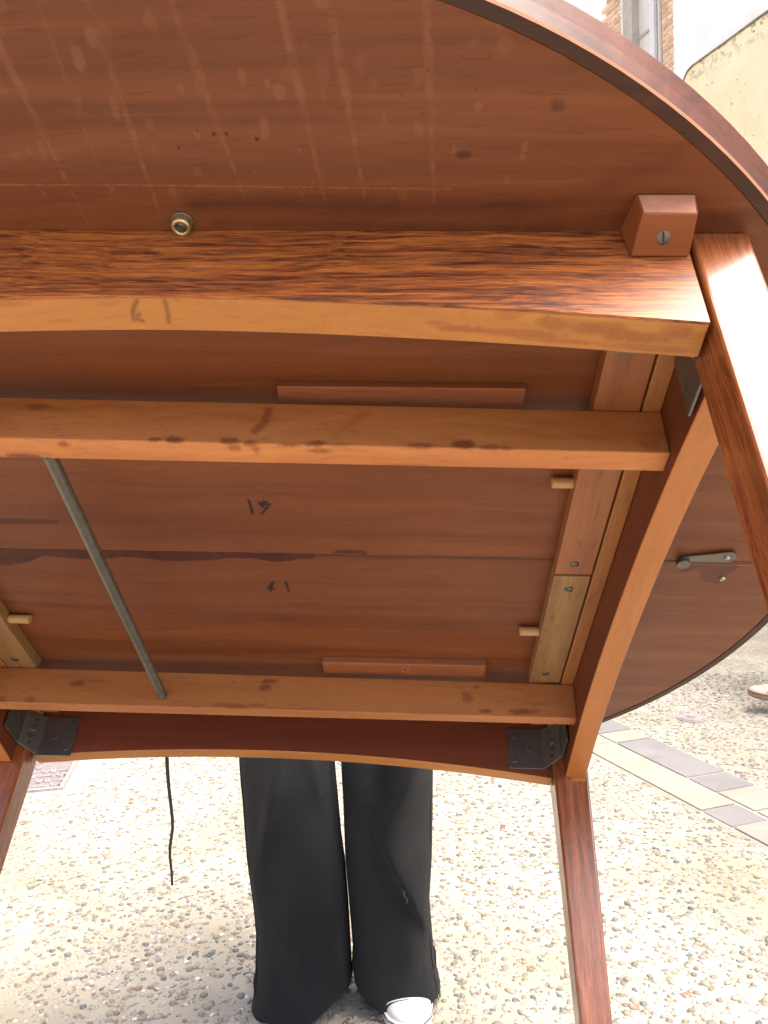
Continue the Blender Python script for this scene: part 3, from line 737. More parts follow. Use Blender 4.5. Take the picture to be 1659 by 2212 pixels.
tb('slide', -.5355, -.4940, -.394, .0060, .0, .0180, slide_red, bev=.0012)
tb('slide', -.5355, -.4940, .0105, .2715, .0, .0176, slide_pale, bev=.0012)
tb('slide', -.5562, -.5375, -.394, .4190, .0, .0182, slide_o, bev=.0012)
cleat_m = wood('cleat_wood', [(.25, (.17, .052, .019)), (.5, (.22, .071, .026)), (.78, (.29, .100, .038))], 'x', rough=.5, fine=.9, stretch=18, mottle=.3, dist=.6, bump=.2)
tb('cleat', -.091, .1345, -.2730, -.2350, .0, .0080, cleat_m, bev=.0008)
cl = tb('cleat', -.090, .1345, .2420, .2900, .0, .0100, cleat_m, bev=.0008)

# --- dowels
dow_m = wood('dowel_wood', [(.25, (.30, .15, .055)), (.5, (.41, .225, .09)), (.78, (.50, .30, .14))], 'x', rough=.6, fine=.6, stretch=16, mottle=.2)
for (u0, u1, v) in ((.174, .197, -.143), (.171, .197, .151), (-.4945, -.466, .147)):
    V, F = tube([L(u0, v, .0075), L(u0 + .0012, v, .0075), L(u1, v, .0075)], [.0048 * S, .0058 * S, .0058 * S], 14)
    pydata('dowel', V, F, dow_m, table, smooth=False, bevel=.0004, seg=1)

# --- screws
steel_d = simple('aged_steel', (.14, .125, .105), .42, .3, 300, metal=.8, bump=.2, bd=.0003)
steel_l = simple('bright_worn_steel', (.45, .42, .38), .35, .2, 300, metal=.85, bump=.15, bd=.0003)
brass = simple('aged_brass', (.50, .38, .20), .36, .2, 200, metal=.85, bump=.1, bd=.0003)
slot_m = simple('dark_slot', (.03, .022, .016), .9)  # dark colour stands in for the shaded depth of slots and holes
def screw_mesh(name, r, hgt, m, sink=0.0):
    V, F, M = [], [], []
    n = 20; prof_ = [(r, -.0005), (r, hgt * .3), (r * .86, hgt * .75), (r * .5, hgt)]
    for rr, z in prof_:
        for k in range(n): V.append((rr * math.cos(2 * math.pi * k / n), rr * math.sin(2 * math.pi * k / n), z))
    for i in range(3):
        for k in range(n): F.append((i * n + k, i * n + (k + 1) % n, (i + 1) * n + (k + 1) % n, (i + 1) * n + k)); M.append(0)
    F.append(tuple(range(3 * n, 4 * n))); M.append(0)
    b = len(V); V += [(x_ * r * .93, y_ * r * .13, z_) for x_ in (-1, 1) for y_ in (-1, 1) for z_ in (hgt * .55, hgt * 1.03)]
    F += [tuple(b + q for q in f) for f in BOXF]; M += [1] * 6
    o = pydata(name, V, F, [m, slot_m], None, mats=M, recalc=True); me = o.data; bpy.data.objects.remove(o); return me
sm_d = screw_mesh('screw', .0047, .0022, steel_d); sm_f = screw_mesh('screw', .0050, .0010, steel_d); sm_l = screw_mesh('screw', .0033, .0024, steel_l)
sm_t = screw_mesh('screw', .0038, .0005, steel_d)
def place(me, name, u, v, w, nrm=(0, 0, -1), rot=0.0, parent=table, scale=1.0):
    o = bpy.data.objects.new(name, me); COL.objects.link(o); o.parent = parent
    q = Vector(nrm).normalized().to_track_quat('Z', 'Y'); o.rotation_mode = 'QUATERNION'
    o.rotation_quaternion = q @ Matrix.Rotation(rot, 3, 'Z').to_quaternion()
    o.location = L(u, v, w); o.scale = (scale,) * 3; return o
place(sm_d, 'screw', .2150, -.015, .018, rot=.25); place(sm_d, 'screw', .2158, .036, .0176, rot=2.5)
place(sm_f, 'screw', .2152, .245, .0176, rot=.6); place(sm_f, 'screw', -.5165, .239, .0176, rot=.3)
place(sm_l, 'screw', .3955, .034, .0, rot=-.8)
# plug hole in the far cleat
plug = simple('plug_end_grain', (.24, .085, .035), .8, .3, 200)
dh = disc('plug', 0, 0, 0, .0006, .0062, plug, table); dh.parent = table; dh.location = L(.024, .2555, .0100); dh.rotation_euler = (math.pi, 0, 0)
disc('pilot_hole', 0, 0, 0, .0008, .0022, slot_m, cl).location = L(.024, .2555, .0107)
# loose bolt with brass ferrule beside the near apron
bt = empty('bolt'); bt.parent = table; bt.location = L(-.1445, -.437, 0); bt.rotation_euler = (math.pi, 0, 0)
def ring(name, r0, r1, z0, z1, m, parent, n=24):
    V = []
    for rr, z in ((r0, z0), (r1, z0), (r1, z1 * .8), (r1 * .93, z1), (r0 * 1.04, z1), (r0, z1 * .85)):
        for k in range(n): V.append((rr * math.cos(2 * math.pi * k / n), rr * math.sin(2 * math.pi * k / n), z))
    F = []
    for i in range(6):
        for k in range(n): F.append((i * n + k, i * n + (k + 1) % n, ((i + 1) % 6) * n + (k + 1) % n, ((i + 1) % 6) * n + k))
    return pydata(name, V, F, m, parent, smooth=True)
ring('washer', .003, .0083, 0, .0016, steel_d, bt); ring('ferrule', .0042, .0071, .001, .0085, brass, bt)
sh = bpy.data.objects.new('screw_head', sm_d); COL.objects.link(sh); sh.parent = bt; sh.location = (0, 0, .0055); sh.scale = (.88,) * 3; sh.rotation_euler = (0, 0, 2.3)
# --- glue block outside the near apron
blk_m = wood('glue_block_wood', [(.25, (.15, .041, .013)), (.5, (.20, .056, .017)), (.78, (.25, .077, .024))], 'x', rough=.46, spec=.25, fine=.3, stretch=12, mottle=.3, bump=.06)
bend = simple('glue_block_lit_face', (.42, .19, .115), .42, .16, 55, bump=.1)  # paler colour for the block's outer face: sky sheen put into the paint
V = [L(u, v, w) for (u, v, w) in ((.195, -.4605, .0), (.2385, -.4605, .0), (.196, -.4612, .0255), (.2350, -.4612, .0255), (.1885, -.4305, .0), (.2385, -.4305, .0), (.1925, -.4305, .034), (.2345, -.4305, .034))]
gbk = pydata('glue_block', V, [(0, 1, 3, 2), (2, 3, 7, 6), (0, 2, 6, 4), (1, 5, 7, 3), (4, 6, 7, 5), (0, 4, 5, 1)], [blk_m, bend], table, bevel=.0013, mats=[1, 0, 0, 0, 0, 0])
place(sm_f, 'screw', .2135, -.4440, .0301, nrm=(0, -.26, -1), rot=1.75, parent=gbk, scale=.98)
# --- catch hook on the joint
ck = empty('catch'); ck.parent = table; ck.location = L(.362, -.012, 0)
gm = simple('grey_green_steel', (.115, .107, .085), .40, .18, 90, metal=.65, bump=.15, bd=.0004)
def arm_pts():
    P = []
    for k in range(9):
        t = math.pi / 2 + math.pi * k / 8; P.append((-.0185 + .0042 * math.cos(t), .003 + .0042 * math.sin(t)))
    for k in range(9):
        t = -math.pi / 2 + math.pi * k / 8; P.append((.0245 + .0090 * math.cos(t), -.0015 + .0090 * math.sin(t)))
    return P
P = arm_pts(); n_ = len(P)
V = [(a, b, z) for z in (-.0022, -.0042) for a, b in P]
pydata('arm', V, [tuple(range(n_)), tuple(range(2 * n_ - 1, n_ - 1, -1))] + [(i, (i + 1) % n_, n_ + (i + 1) % n_, n_ + i) for i in range(n_)], gm, ck, bevel=.0004, seg=1)
disc('thumb_knob', -.0215, .0062, -.0095, -.003, .0072, gm, ck, bev=.0008)
disc('washer', .0235, -.0015, -.0022, 0, .0055, gm, ck)
o = bpy.data.objects.new('screw', sm_l); COL.objects.link(o); o.parent = ck; o.location = (.0235, -.0015, -.004); o.rotation_euler = (math.pi, 0, .7); o.scale = (.9,) * 3

# --- iron rod
V, F = [], []
def tipped(p, q, r):
    p, q = Vector(p), Vector(q); d = (q - p); Lh = d.length; d.normalize()
    pts = [p, p + d * .003] + [p + d * (Lh * t) for t in (.25, .5, .75)] + [q - d * r, q - d * (r * .55), q - d * (r * .2), q]
    return pts, [r * .9, r, r, r * .98, r * .96, r * .95, r * .84, r * .55, r * .12]
pts, rad = tipped(L(-.3005, -.2325, .058), L(-.3045, .2600, .0585), .0068 * S)
V, F = tube(pts, rad, 8)
pydata('support_rod', V, F, gm, table, smooth=False, bevel=.0012, seg=2)

# --- corner brackets
brm, bnt, bb = newmat('blued_steel_plate', .30, .5, .7, (.10, .10, .105))
N = NB(bnt); P_ = N.n('TexCoord').outputs['Object']
N.l(N.ramp(N.noise(P_, 55, 5, .65, .6), [(.3, (.11, .102, .092)), (.55, (.135, .127, .115)), (.8, (.17, .16, .145))]), bb.inputs['Base Color'])
N.l(N.ramp(N.noise(P_, 60, 3, .5, 0), [(.3, (.30,) * 3), (.7, (.40,) * 3)]), bb.inputs['Roughness'])
N.bump(N.noise(P_, 140, 4, .6, 0), .15, .0005, bb)
def bracket(mu, sv_, v_in, w_hi, label):
    """mu=+1 right / -1 left ; sv_=+1 far / -1 near"""
    def U(u): return u if mu > 0 else 2 * CU - u
    vv = abs(v_in)
    path = [(.178, vv, .020, w_hi), (.2295, vv, .020, w_hi), (.2545, vv - .0255, .020, w_hi - .010), (.2545, vv - .078, .022, w_hi - .012)]
    off = .0026; V = []
    nrm = [(0, -1), (-.38, -.92), (-.92, -.38), (-1, 0)]
    for (u, v, w0, w1), (nx, ny) in zip(path, nrm):
        for (du, dv) in ((0, 0), (nx * off, ny * off)):
            for w in (w0, w1): V.append(L(U(u + du), (v + dv) * sv_, w))
    F = []
    for i in range(3):
        a = 4 * i; b = a + 4
        F += [(a, a + 1, b + 1, b), (a + 2, b + 2, b + 3, a + 3), (a, b, b + 2, a + 2), (a + 1, a + 3, b + 3, b + 1)]
    F += [(0, 2, 3, 1), (12, 13, 15, 14)]
    br = pydata('corner_bracket', V, F, brm, table, bevel=.0005, seg=1); br['label'] = label
    def at(t, seg_, w, me=None, nm='screw', rot=0.0, r=None):
        (u0, v0, _, _), (u1, v1, _, _) = path[seg_], path[seg_ + 1]
        u = u0 + (u1 - u0) * t; v = v0 + (v1 - v0) * t
        nx, ny = [(0, -1), (-.71, -.71), (-1, 0)][seg_]
        u += nx * (off + .0001); v += ny * (off + .0001)
        if me is None:
            o = bpy.data.objects.new('bolt_hole', hole_me); o.scale = (r, r, 1)
        else: o = bpy.data.objects.new(nm, me)
        COL.objects.link(o); o.parent = br
        n3 = Vector((nx * mu, ny * sv_, 0)); o.rotation_mode = 'QUATERNION'
        o.rotation_quaternion = n3.to_track_quat('Z', 'Y') @ Matrix.Rotation(rot, 3, 'Z').to_quaternion()
        o.location = L(U(u), v * sv_, w)
    at(.17, 0, .032, sm_t, rot=.8); at(.17, 0, .070, sm_t, rot=.2); at(.60, 0, .052, sm_t, rot=1.1)
    at(.5, 1, .044, sm_f, rot=.8); at(.55, 1, .056, r=.0042); at(.5, 1, .067, r=.0027); at(.45, 1, .030, r=.0026)
    at(.45, 2, .038, sm_t, rot=.5); at(.8, 2, .068, sm_t, rot=1.4)
    return br
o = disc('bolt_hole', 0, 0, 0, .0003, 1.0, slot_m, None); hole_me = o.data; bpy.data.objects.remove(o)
bracket(1, 1, .4195, .082, 'dark steel corner bracket at the far right corner'); bracket(-1, 1, .4195, .082, 'dark steel corner bracket at the far left corner')
bracket(1, -1, .3975, .099, 'dark steel corner bracket at the near right corner'); bracket(-1, -1, .3975, .099, 'dark steel corner bracket at the near left corner')

# --- legs
def leg(rings, label, sh_):
    V = []
    for (w, u0, u1, v0, v1) in rings:
        for u, v in ((u0, v0), (u1, v0), (u1, v1), (u0, v1)): V.append(L(u, v, w))
    F = [(0, 1, 2, 3)]
    for i in range(len(rings) - 1):
        for k in range(4): F.append((4 * i + k, 4 * i + (k + 1) % 4, 4 * i + 4 + (k + 1) % 4, 4 * i + 4 + k))
    e = 4 * (len(rings) - 1); F.append((e + 3, e + 2, e + 1, e))
    o = pydata('leg', V, F, legwood('leg_wood_%d' % sh_, sh_ * 3.7), table, bevel=.0032, seg=3)
    o['label'] = label; return o
def mir(rings): return [(w, 2 * CU - u1, 2 * CU - u0, v0, v1) for (w, u0, u1, v0, v1) in rings]
rn = [(.001, .2400, .2850, -.4300, -.3800), (.25, .2405, .2840, -.4300, -.3815), (.5, .2450, .2820, -.4280, -.3860), (.775, .2500, .2790, -.4250, -.3950)]
rf = [(.001, .2405, .2905, .4035, .4520), (.104, .2410, .2900, .4040, .4520), (.4, .2465, .2865, .4070, .4500), (.775, .2520, .2830, .4180, .4480)]
leg(rn, 'right leg nearer the camera, catching bright sun', 1); leg(rf, 'lower right leg running down to the bottom edge', 2)
leg(mir(rf), 'lower left leg at the frame edge', 3); leg(mir(rn), 'near left leg', 4)

# ================================================================== CORD
pts = [(-.344, 1.300, .5645), (-.344, 1.300, .52), (-.3435, 1.301, .495), (-.3405, 1.302, .447), (-.3405, 1.301, .430), (-.3455, 1.300, .402), (-.3465, 1.300, .385), (-.3445, 1.299, .362), (-.3450, 1.300, .342)]
P2 = []
for i in range(len(pts) - 1):
    for t in (0, .5): P2.append(tuple(Vector(pts[i]).lerp(Vector(pts[i + 1]), t)))
P2.append(pts[-1])
V, F = tube(P2, [.0030 - .0012 * i / len(P2) for i in range(len(P2))], 8)
cord = pydata('cord', V, F, simple('black_cord', (.035, .03, .028), .8, .3, 500, bump=.4), smooth=True)
tag(cord, 'thin black cord hanging below the table left of the dark trousers', 'cord')

# ================================================================== PEOPLE
skin = simple('skin', (.52, .27, .19), .5, .06, 30, bump=.05)
def skin_mesh(name, V, E, rad, root, m, parent, lvl=2):
    me = bpy.data.meshes.new(name); me.from_pydata([tuple(v) for v in V], E, [])
    o = link(name, me, m, parent)
    sk = o.modifiers.new('Skin', 'SKIN'); sk.use_smooth_shade = True; sk.branch_smoothing = .6
    me.skin_vertices.new(name='') if not me.skin_vertices else None
    for i, d in enumerate(me.skin_vertices[0].data):
        r_ = rad[i]; d.radius = r_ if isinstance(r_, tuple) else (r_, r_); d.use_root = (i == root)
    s_ = o.modifiers.new('Sub', 'SUBSURF'); s_.levels = lvl; s_.render_levels = lvl
    return o
class Skel:
    def __init__(s): s.V, s.E, s.R = [], [], []
    def add(s, p, r, parent=None):
        s.V.append(Vector(p)); s.R.append(r)
        if parent is not None: s.E.append((parent, len(s.V) - 1))
        return len(s.V) - 1
    def chain(s, parent, items):
        for p, r in items: parent = s.add(p, r, parent)
        return parent
def hand(sk, wrist_i, W_, fwd, side, nrm, curl):
    """W_: wrist point; fwd finger direction; side: towards thumb; nrm: palm-side normal; curl: list of 3 bend angles"""
    fwd, side, nrm = fwd.normalized(), side.normalized(), nrm.normalized()
    palm = sk.add(W_ + fwd * .045, (.020, .013), wrist_i)
    for k, (off, ln) in enumerate(((.027, .95), (.009, 1.05), (-.009, 1.0), (-.026, .8))):
        base = W_ + fwd * (.088 - .004 * abs(k - 1)) + side * off
        b = sk.add(base, .0088, palm); d = fwd.copy(); p = base; a = 0
        for seg_, bend in zip((.040, .026, .020), curl):
            a += bend; d = fwd * math.cos(a) + nrm * math.sin(a); p = p + d * seg_ * ln
            b = sk.add(p, (.0080, .0075, .0066)[0 if seg_ == .04 else (1 if seg_ == .026 else 2)], b)
    t0 = sk.add(W_ + fwd * .035 + side * .030 - nrm * .004, .011, palm)
    t1 = sk.add(W_ + fwd * .065 + side * .044 - nrm * .016, .0095, t0); sk.add(W_ + fwd * .088 + side * .040 - nrm * .022, .008, t1)

def human(root, J, hands=True):
    """J: dict of world points minus root loc"""
    sk = Skel()
    pel = sk.add(J['pelvis'], (.135, .10))
    wst = sk.add(J['waist'], (.115, .085), pel); ch = sk.add(J['chest'], (.135, .10), wst); ub = sk.add(J['collar'], (.085, .07), ch)
    nk = sk.add(J['neck'], .052, ub); hb = sk.add(J['headbase'], (.066, .070), nk); hm = sk.add(J['head'], (.076, .090), hb); sk.add(J['headtop'], (.052, .064), hm)
    fwd = J['face'].normalized(); up = (J['headtop'] - J['headbase']).normalized(); sd_ = fwd.cross(up).normalized()
    for s_ in (-1, 1): sk.add(J['head'] + sd_ * s_ * .086 - up * .01 - fwd * .01, .012, hm)
    for s_ in ('L', 'R'):
        sh = sk.add(J['sh' + s_], .050, ub); el_ = sk.chain(sh, [(J['sh' + s_].lerp(J['el' + s_], .5), .043), (J['el' + s_], .036)])
        wr = sk.chain(el_, [(J['el' + s_].lerp(J['wr' + s_], .45), .034), (J['wr' + s_], .022)])
        if hands: hand(sk, wr, J['wr' + s_], J['hf' + s_], J['hs' + s_], J['hn' + s_], J.get('curl', (.5, .6, .5)))
        hp = sk.add(J['hip' + s_], .082, pel)
        kn = sk.chain(hp, [(J['hip' + s_].lerp(J['kn' + s_], .5), .068), (J['kn' + s_], .050)])
        an = sk.chain(kn, [(J['kn' + s_].lerp(J['an' + s_], .35), .050), (J['an' + s_], .032)])
        sk.chain(an, [(J['an' + s_] - Vector((0, 0, .03)) + J['ft' + s_] * .02, .026), (J['an' + s_] + J['ft' + s_] * .07 - Vector((0, 0, .05)), (.022, .014))])
    body = skin_mesh('body', sk.V, sk.E, sk.R, 0, skin, root)
    eye_m, lip_m = simple('eye_dark', (.05, .035, .03), .2), simple('lip', (.42, .14, .12), .45)
    for s_ in (-1, 1):
        c = J['head'] + fwd * .071 + sd_ * s_ * .030 + up * .012
        V, F = tube([c - fwd * .006, c, c + fwd * .003], [.0085, .0075, .003], 10); pydata('eye', V, F, eye_m, root, smooth=True)
    c = J['head'] + fwd * .070 - up * .004
    V, F = tube([c + up * .018, c + fwd * .010, c + fwd * .022 - up * .020, c + fwd * .012 - up * .028], [.005, .007, .012, .008], 10); pydata('nose', V, F, skin, root, smooth=True)
    c = J['head'] + fwd * .066 - up * .048
    V, F = tube([c - sd_ * .022, c - sd_ * .01 + fwd * .004, c + sd_ * .01 + fwd * .004, c + sd_ * .022], [.002, .0045, .0045, .002], 8); pydata('mouth', V, F, lip_m, root, smooth=True)
    return body, fwd, up, sd_

def hair(root, J, fwd, up, sd_, m, length=.12):
    V, F = [], []; c = J['head'] + up * .022 - fwd * .012; n, q = 24, 12
    for i in range(q + 1):
        ph = math.pi * .5 - math.pi * .78 * i / q
        for k in range(n):
            t = 2 * math.pi * k / n; f_ = math.cos(t)
            low = max(-.95, math.sin(ph)) if f_ < .1 else max(min(.48, -.95 + 1.43 * min(1, (f_ - .1) / .35)), math.sin(ph))
            hor = math.cos(ph) if math.sin(ph) > 0 else 1.0 - .25 * (math.sin(ph)) ** 2
            wob = 1 + .04 * math.sin(t * 9 + i)
            V.append(tuple(c + fwd * (.106 * hor * math.cos(t) * wob) + sd_ * (.093 * hor * math.sin(t) * wob) + up * (.098 * low if low > 0 else length * low)))
    for i in range(q):
        for k in range(n): F.append((i * n + k, i * n + (k + 1) % n, (i + 1) * n + (k + 1) % n, (i + 1) * n + k))
    o = pydata('hair', V, F, m, root, smooth=True); return o

denim, dnt, dbs = newmat('washed_black_denim', .9, .15)
N = NB(dnt); P_ = N.n('TexCoord').outputs['Object']
c_ = N.ramp(N.noise(P_, 7, 5, .6, .4), [(.3, (.0075, .0084, .0096)), (.7, (.0190, .0200, .0210))])
wv = N.n('TexWave', wave_type='BANDS', bands_direction='DIAGONAL'); wv.inputs['Scale'].default_value = 420; wv.inputs['Distortion'].default_value = 2; N.l(P_, wv.inputs[0])
c_ = N.mix(.25, c_, N.ramp(wv.outputs['Fac'], [(.2, (.4, .4, .4)), (.8, (1.3, 1.3, 1.3))]), 'MULTIPLY')
N.l(c_, dbs.inputs['Base Color']); N.bump(N.math('ADD', N.math('MULTIPLY', wv.outputs['Fac'], .3), N.math('MULTIPLY', N.noise(P_, 16, 5, .65, .8), 3.0)), .7, .005, dbs)
dbs.inputs['Sheen Weight'].default_value = .06; dbs.inputs['Sheen Roughness'].default_value = .6

# ---- person holding the table
pz = Vector((-.09, 1.56, 0))
holder = empty('person', tuple(pz)); tag(holder, 'person in wide black jeans with raw hems standing behind the tipped table', 'person')
def rel(p): return Vector(p) - pz
J = {}
J['pelvis'] = rel((-.10, 1.68, .82)); J['waist'] = rel((-.10, 1.62, .95)); J['chest'] = rel((-.10, 1.50, 1.08)); J['collar'] = rel((-.10, 1.43, 1.17))
J['neck'] = rel((-.10, 1.385, 1.215)); J['headbase'] = rel((-.10, 1.345, 1.265)); J['head'] = rel((-.10, 1.315, 1.325)); J['headtop'] = rel((-.10, 1.30, 1.40)); J['face'] = Vector((0, -.8, -.6))
for s_, sx_, uh in (('L', -1, -.325), ('R', 1, .035)):
    J['sh' + s_] = rel((-.10 + sx_ * .165, 1.44, 1.13))
    wr = Wd(uh, .640, -.0895) + Vector((0, .02, .02)); J['wr' + s_] = rel(wr)
    J['el' + s_] = rel(((-.10 + sx_ * .21 + wr.x) / 2 + sx_ * .05, 1.55, (1.13 + wr.z) / 2 + .0))
    J['hf' + s_] = (TW * 1.0 + TY * .12); J['hs' + s_] = -TX * sx_; J['hn' + s_] = -TY
    J['hip' + s_] = rel((-.10 + sx_ * .085, 1.66, .78)); J['kn' + s_] = rel((-.10 + sx_ * .09, 1.585, .42)); J['an' + s_] = rel((-.10 + sx_ * .095 + .0, 1.57, .085))
    J['ft' + s_] = Vector((sx_ * .2, -1, 0)).normalized()
# fingers: straight past the rim, then curl back under the top
J['curl'] = (1.25, .35, .1)
body, f_, u_, s__ = human(holder, J)
hair(holder, J, f_, u_, s__, simple('brown_hair', (.06, .032, .018), .6, .4, 60), .16)
# top garment
sk = Skel()
p0 = sk.add(J['pelvis'] + Vector((0, 0, .03)), (.155, .12)); p1 = sk.add(J['waist'], (.14, .105), p0); p2 = sk.add(J['chest'], (.152, .118), p1); p3 = sk.add(J['collar'], (.115, .10), p2); sk.add(J['neck'], .064, p3)
for s_ in ('L', 'R'):
    sk.chain(p3, [(J['sh' + s_], .066), (J['sh' + s_].lerp(J['el' + s_], .5), .058), (J['sh' + s_].lerp(J['el' + s_], .92), .052)])
skin_mesh('shirt', sk.V, sk.E, sk.R, 0, simple('grey_cotton', (.30, .30, .31), .9, .1, 50), holder)

# trousers: two lofted tubes whose outlines follow the legs
def interp(T, z):
    for (z0, a0), (z1, a1) in zip(T[:-1], T[1:]):
        if z0 <= z <= z1 or z1 <= z <= z0:
            t = (z - z0) / (z1 - z0 + 1e-12); return a0 + (a1 - a0) * t
    return T[0][1] if abs(z - T[0][0]) < abs(z - T[-1][0]) else T[-1][1]
LL = [(.80, -.285), (.62, -.277), (.464, -.273), (.388, -.268), (.281, -.265), (.201, -.257), (.138, -.254), (.073, -.258), (.03, -.262), (0, -.268)]
LR = [(.80, -.095), (.62, -.108), (.453, -.104), (.382, -.100), (.307, -.096), (.257, -.091), (.182, -.088), (.12, -.087), (.058, -.086), (0, -.092)]
RL = [(.80, -.105), (.62, -.096), (.452, -.092), (.381, -.0905), (.27, -.0905), (.195, -.087), (.107, -.083), (.069, -.086), (.041, -.080), (0, -.066)]
RR = [(.80, .085), (.62, .078), (.43, .071), (.351, .068), (.269, .064), (.19, .057), (.102, .061), (.058, .065), (.038, .070), (0, .070)]
def trouser_leg(Lt, Rt, hem, yc, seed, cuff):
    V, F = [], []; n = 128; zs = [0, .006, .012, .018, .025, .032, .04, .048, .055] + [.064 + .0094 * i for i in range(80)]
    rr = random.Random(seed); jag = [rr.uniform(-.0018, .0018) for _ in range(n)]
    for i, z in enumerate(zs):
        for k in range(n):
            t = 2 * math.pi * k / n; h0 = hem(t) + jag[k]
            zz_ = h0 + (z / .815) * (.815 - h0)
            xl, xr = interp(Lt, zz_) , interp(Rt, zz_)
            k2 = 1.02
            cx, hw = (xl + xr) / 2 * k2, (xr - xl) / 2 * k2
            yb = yc(zz_)
            dep = .078 + .012 * max(0, zz_ - .4)
            # superellipse cross-section with soft folds
            cxs = math.copysign(abs(math.cos(t)) ** .85, math.cos(t)); sns = math.copysign(abs(math.sin(t)) ** .85, math.sin(t))
            fold = .0065 * math.sin(3 * t + 14 * zz_ + seed) * (1 - abs(cxs)) + .003 * math.sin(5 * t - 23 * zz_ + seed * 2) * (1 - abs(cxs))
            if seed == 2 and math.sin(t) < 0:
                xx = cx + hw * cxs; dz = zz_ - .34
                xk = -.026 + (.60 * dz if dz > 0 else -.44 * dz)      # pulled cloth: ridge line kinked at the knee
                amp = math.exp(-(dz / (.16 if dz > 0 else .22)) ** 2)
                dd = xx - xk
                fold += amp * (.026 * math.exp(-(dd / .05) ** 2) if dd > 0 else .026 * math.exp(-(dd / .009) ** 2) - .004 * math.exp(-((dd + .022) / .014) ** 2))
                fold += .004 * math.exp(-((xx - .048) / .007) ** 2) * math.exp(-((zz_ - .16) / .08) ** 2)
            if seed == 1 and math.sin(t) < 0:
                xx = cx + hw * cxs; fold += .016 * math.exp(-((xx + .238 - .25 * (zz_ - .3)) / .013) ** 2) * math.exp(-((zz_ - .40) / .12) ** 2) + .009 * math.exp(-((xx + .19) / .012) ** 2) * math.exp(-((zz_ - .10) / .10) ** 2) + .011 * math.exp(-((xx + .13 + .2 * (zz_ - .42)) / .012) ** 2) * math.exp(-((zz_ - .44) / .06) ** 2)
            V.append(tuple(rel((cx + hw * cxs, yb + (dep + fold) * sns, zz_))))
    q = len(zs)
    for i in range(q - 1):
        for k in range(n): F.append((i * n + k, i * n + (k + 1) % n, (i + 1) * n + (k + 1) % n, (i + 1) * n + k))
    # inner turn of the hem
    b = len(V)
    for k in range(n):
        v = Vector(V[k]); c = Vector((sum(V[j][0] for j in range(n)) / n, sum(V[j][1] for j in range(n)) / n, v.z)); V.append(tuple(v.lerp(c, .06) + Vector((0, 0, .003))))
    for k in range(n):
        v = Vector(V[b + k]); V.append((v.x, v.y, v.z + .05))
    for k in range(n):
        F.append((k, b + k, b + (k + 1) % n, (k + 1) % n)); F.append((b + k, b + n + k, b + n + (k + 1) % n, b + (k + 1) % n))
    return V, F
ycf = lambda z: 1.545 + max(0, z - .42) * .25
hemL = lambda t: -.002 + .050 * max(0, math.cos(t)) ** 1.2 * (1 if math.sin(t) < .4 else .6) + .004 * math.sin(5 * t)
hemR = lambda t: .006 + .040 * max(0, -math.cos(t)) ** 1.5 + .020 * max(0, math.cos(t)) ** 1.2 + .003 * math.sin(6 * t)
V1, F1 = trouser_leg(LL, LR, hemL, ycf, 1, 0); V2, F2 = trouser_leg(RL, RR, hemR, ycf, 2, 0)
V, F = tube([rel((-.10, 1.66, .72)), rel((-.10, 1.665, .80)), rel((-.10, 1.665, .88)), rel((-.10, 1.65, .93))], [.15, .178, .165, .15], 24)
V = [(v[0], rel((0, 1.655, 0)).y + (v[1] - rel((0, 1.655, 0)).y) * .72, v[2]) for v in V]
VV = V1 + V2 + V; FF = F1 + [tuple(q + len(V1) for q in f) for f in F2] + [tuple(q + len(V1) + len(V2) for q in f) for f in F]
jeans = pydata('trousers', VV, FF, denim, holder, smooth=True, recalc=False); jeans['label'] = 'wide washed black jeans with frayed hems'
# frayed threads at the hems
Vt, Ft = [], []
for src, nn_ in ((V1, 128), (V2, 128)):
    for k in range(420):
        i = random.random() * nn_; a, b = Vector(src[int(i)]), Vector(src[(int(i) + 1) % nn_]); p = a.lerp(b, i - int(i))
        q = p + Vector((random.uniform(-.004, .004), random.uniform(-.004, .002), random.uniform(-.010, -.002))); m_ = p.lerp(q, .5) + Vector((random.uniform(-.002, .002), -.0015, 0))
        v_, f_q = tube([p + Vector((0, 0, .004)), m_, q], .00035, 3, False); b0_ = len(Vt); Vt += v_; Ft += [tuple(x_ + b0_ for x_ in f) for f in f_q]
fr = pydata('frayed_threads', Vt, Ft, simple('black_thread', (.03, .03, .033), .9), holder); tag(fr, kind='stuff')
# seams and a loose pale thread
def surf_thread(pts, r, name, m):
    v_, f_q = tube([rel(p) for p in pts], r, 5); pydata(name, v_, f_q, m, holder, smooth=True)
pale_t = simple('pale_thread', (.35, .35, .36), .8)
def front_y(x, z): 
    cx, hw = ((interp(RL, z) + interp(RR, z)) / 2 * 1.02, (interp(RR, z) - interp(RL, z)) / 2 * 1.02)
    c = min(1, abs((x - cx) / hw)); return ycf(z) - .093 * (1 - c ** 2.4) ** (.42) - .003
surf_thread([(x_, front_y(x_, z_), z_) for x_, z_ in ((.010, .262), (.014, .252), (.011, .245), (.012, .236), (.017, .230), (.015, .222))], .00028, 'loose_thread', pale_t)
# raised outer and inner seams of both legs, and the folded crease at the right knee
for (A_, B_) in ((LL, LR), (RL, RR)):
    for sgn in (-1, 1):
        P_s = []
        for i in range(16):
            z_ = .035 + .028 * i; xl, xr = interp(A_, z_) * 1.02, interp(B_, z_) * 1.02; cx, hw = (xl + xr) / 2, (xr - xl) / 2
            P_s.append((cx + sgn * hw * .93, ycf(z_) - .0785 * (1 - .93 ** 2.35) ** .425 - .0015, z_))
        surf_thread(P_s, .0011, 'seam', denim)
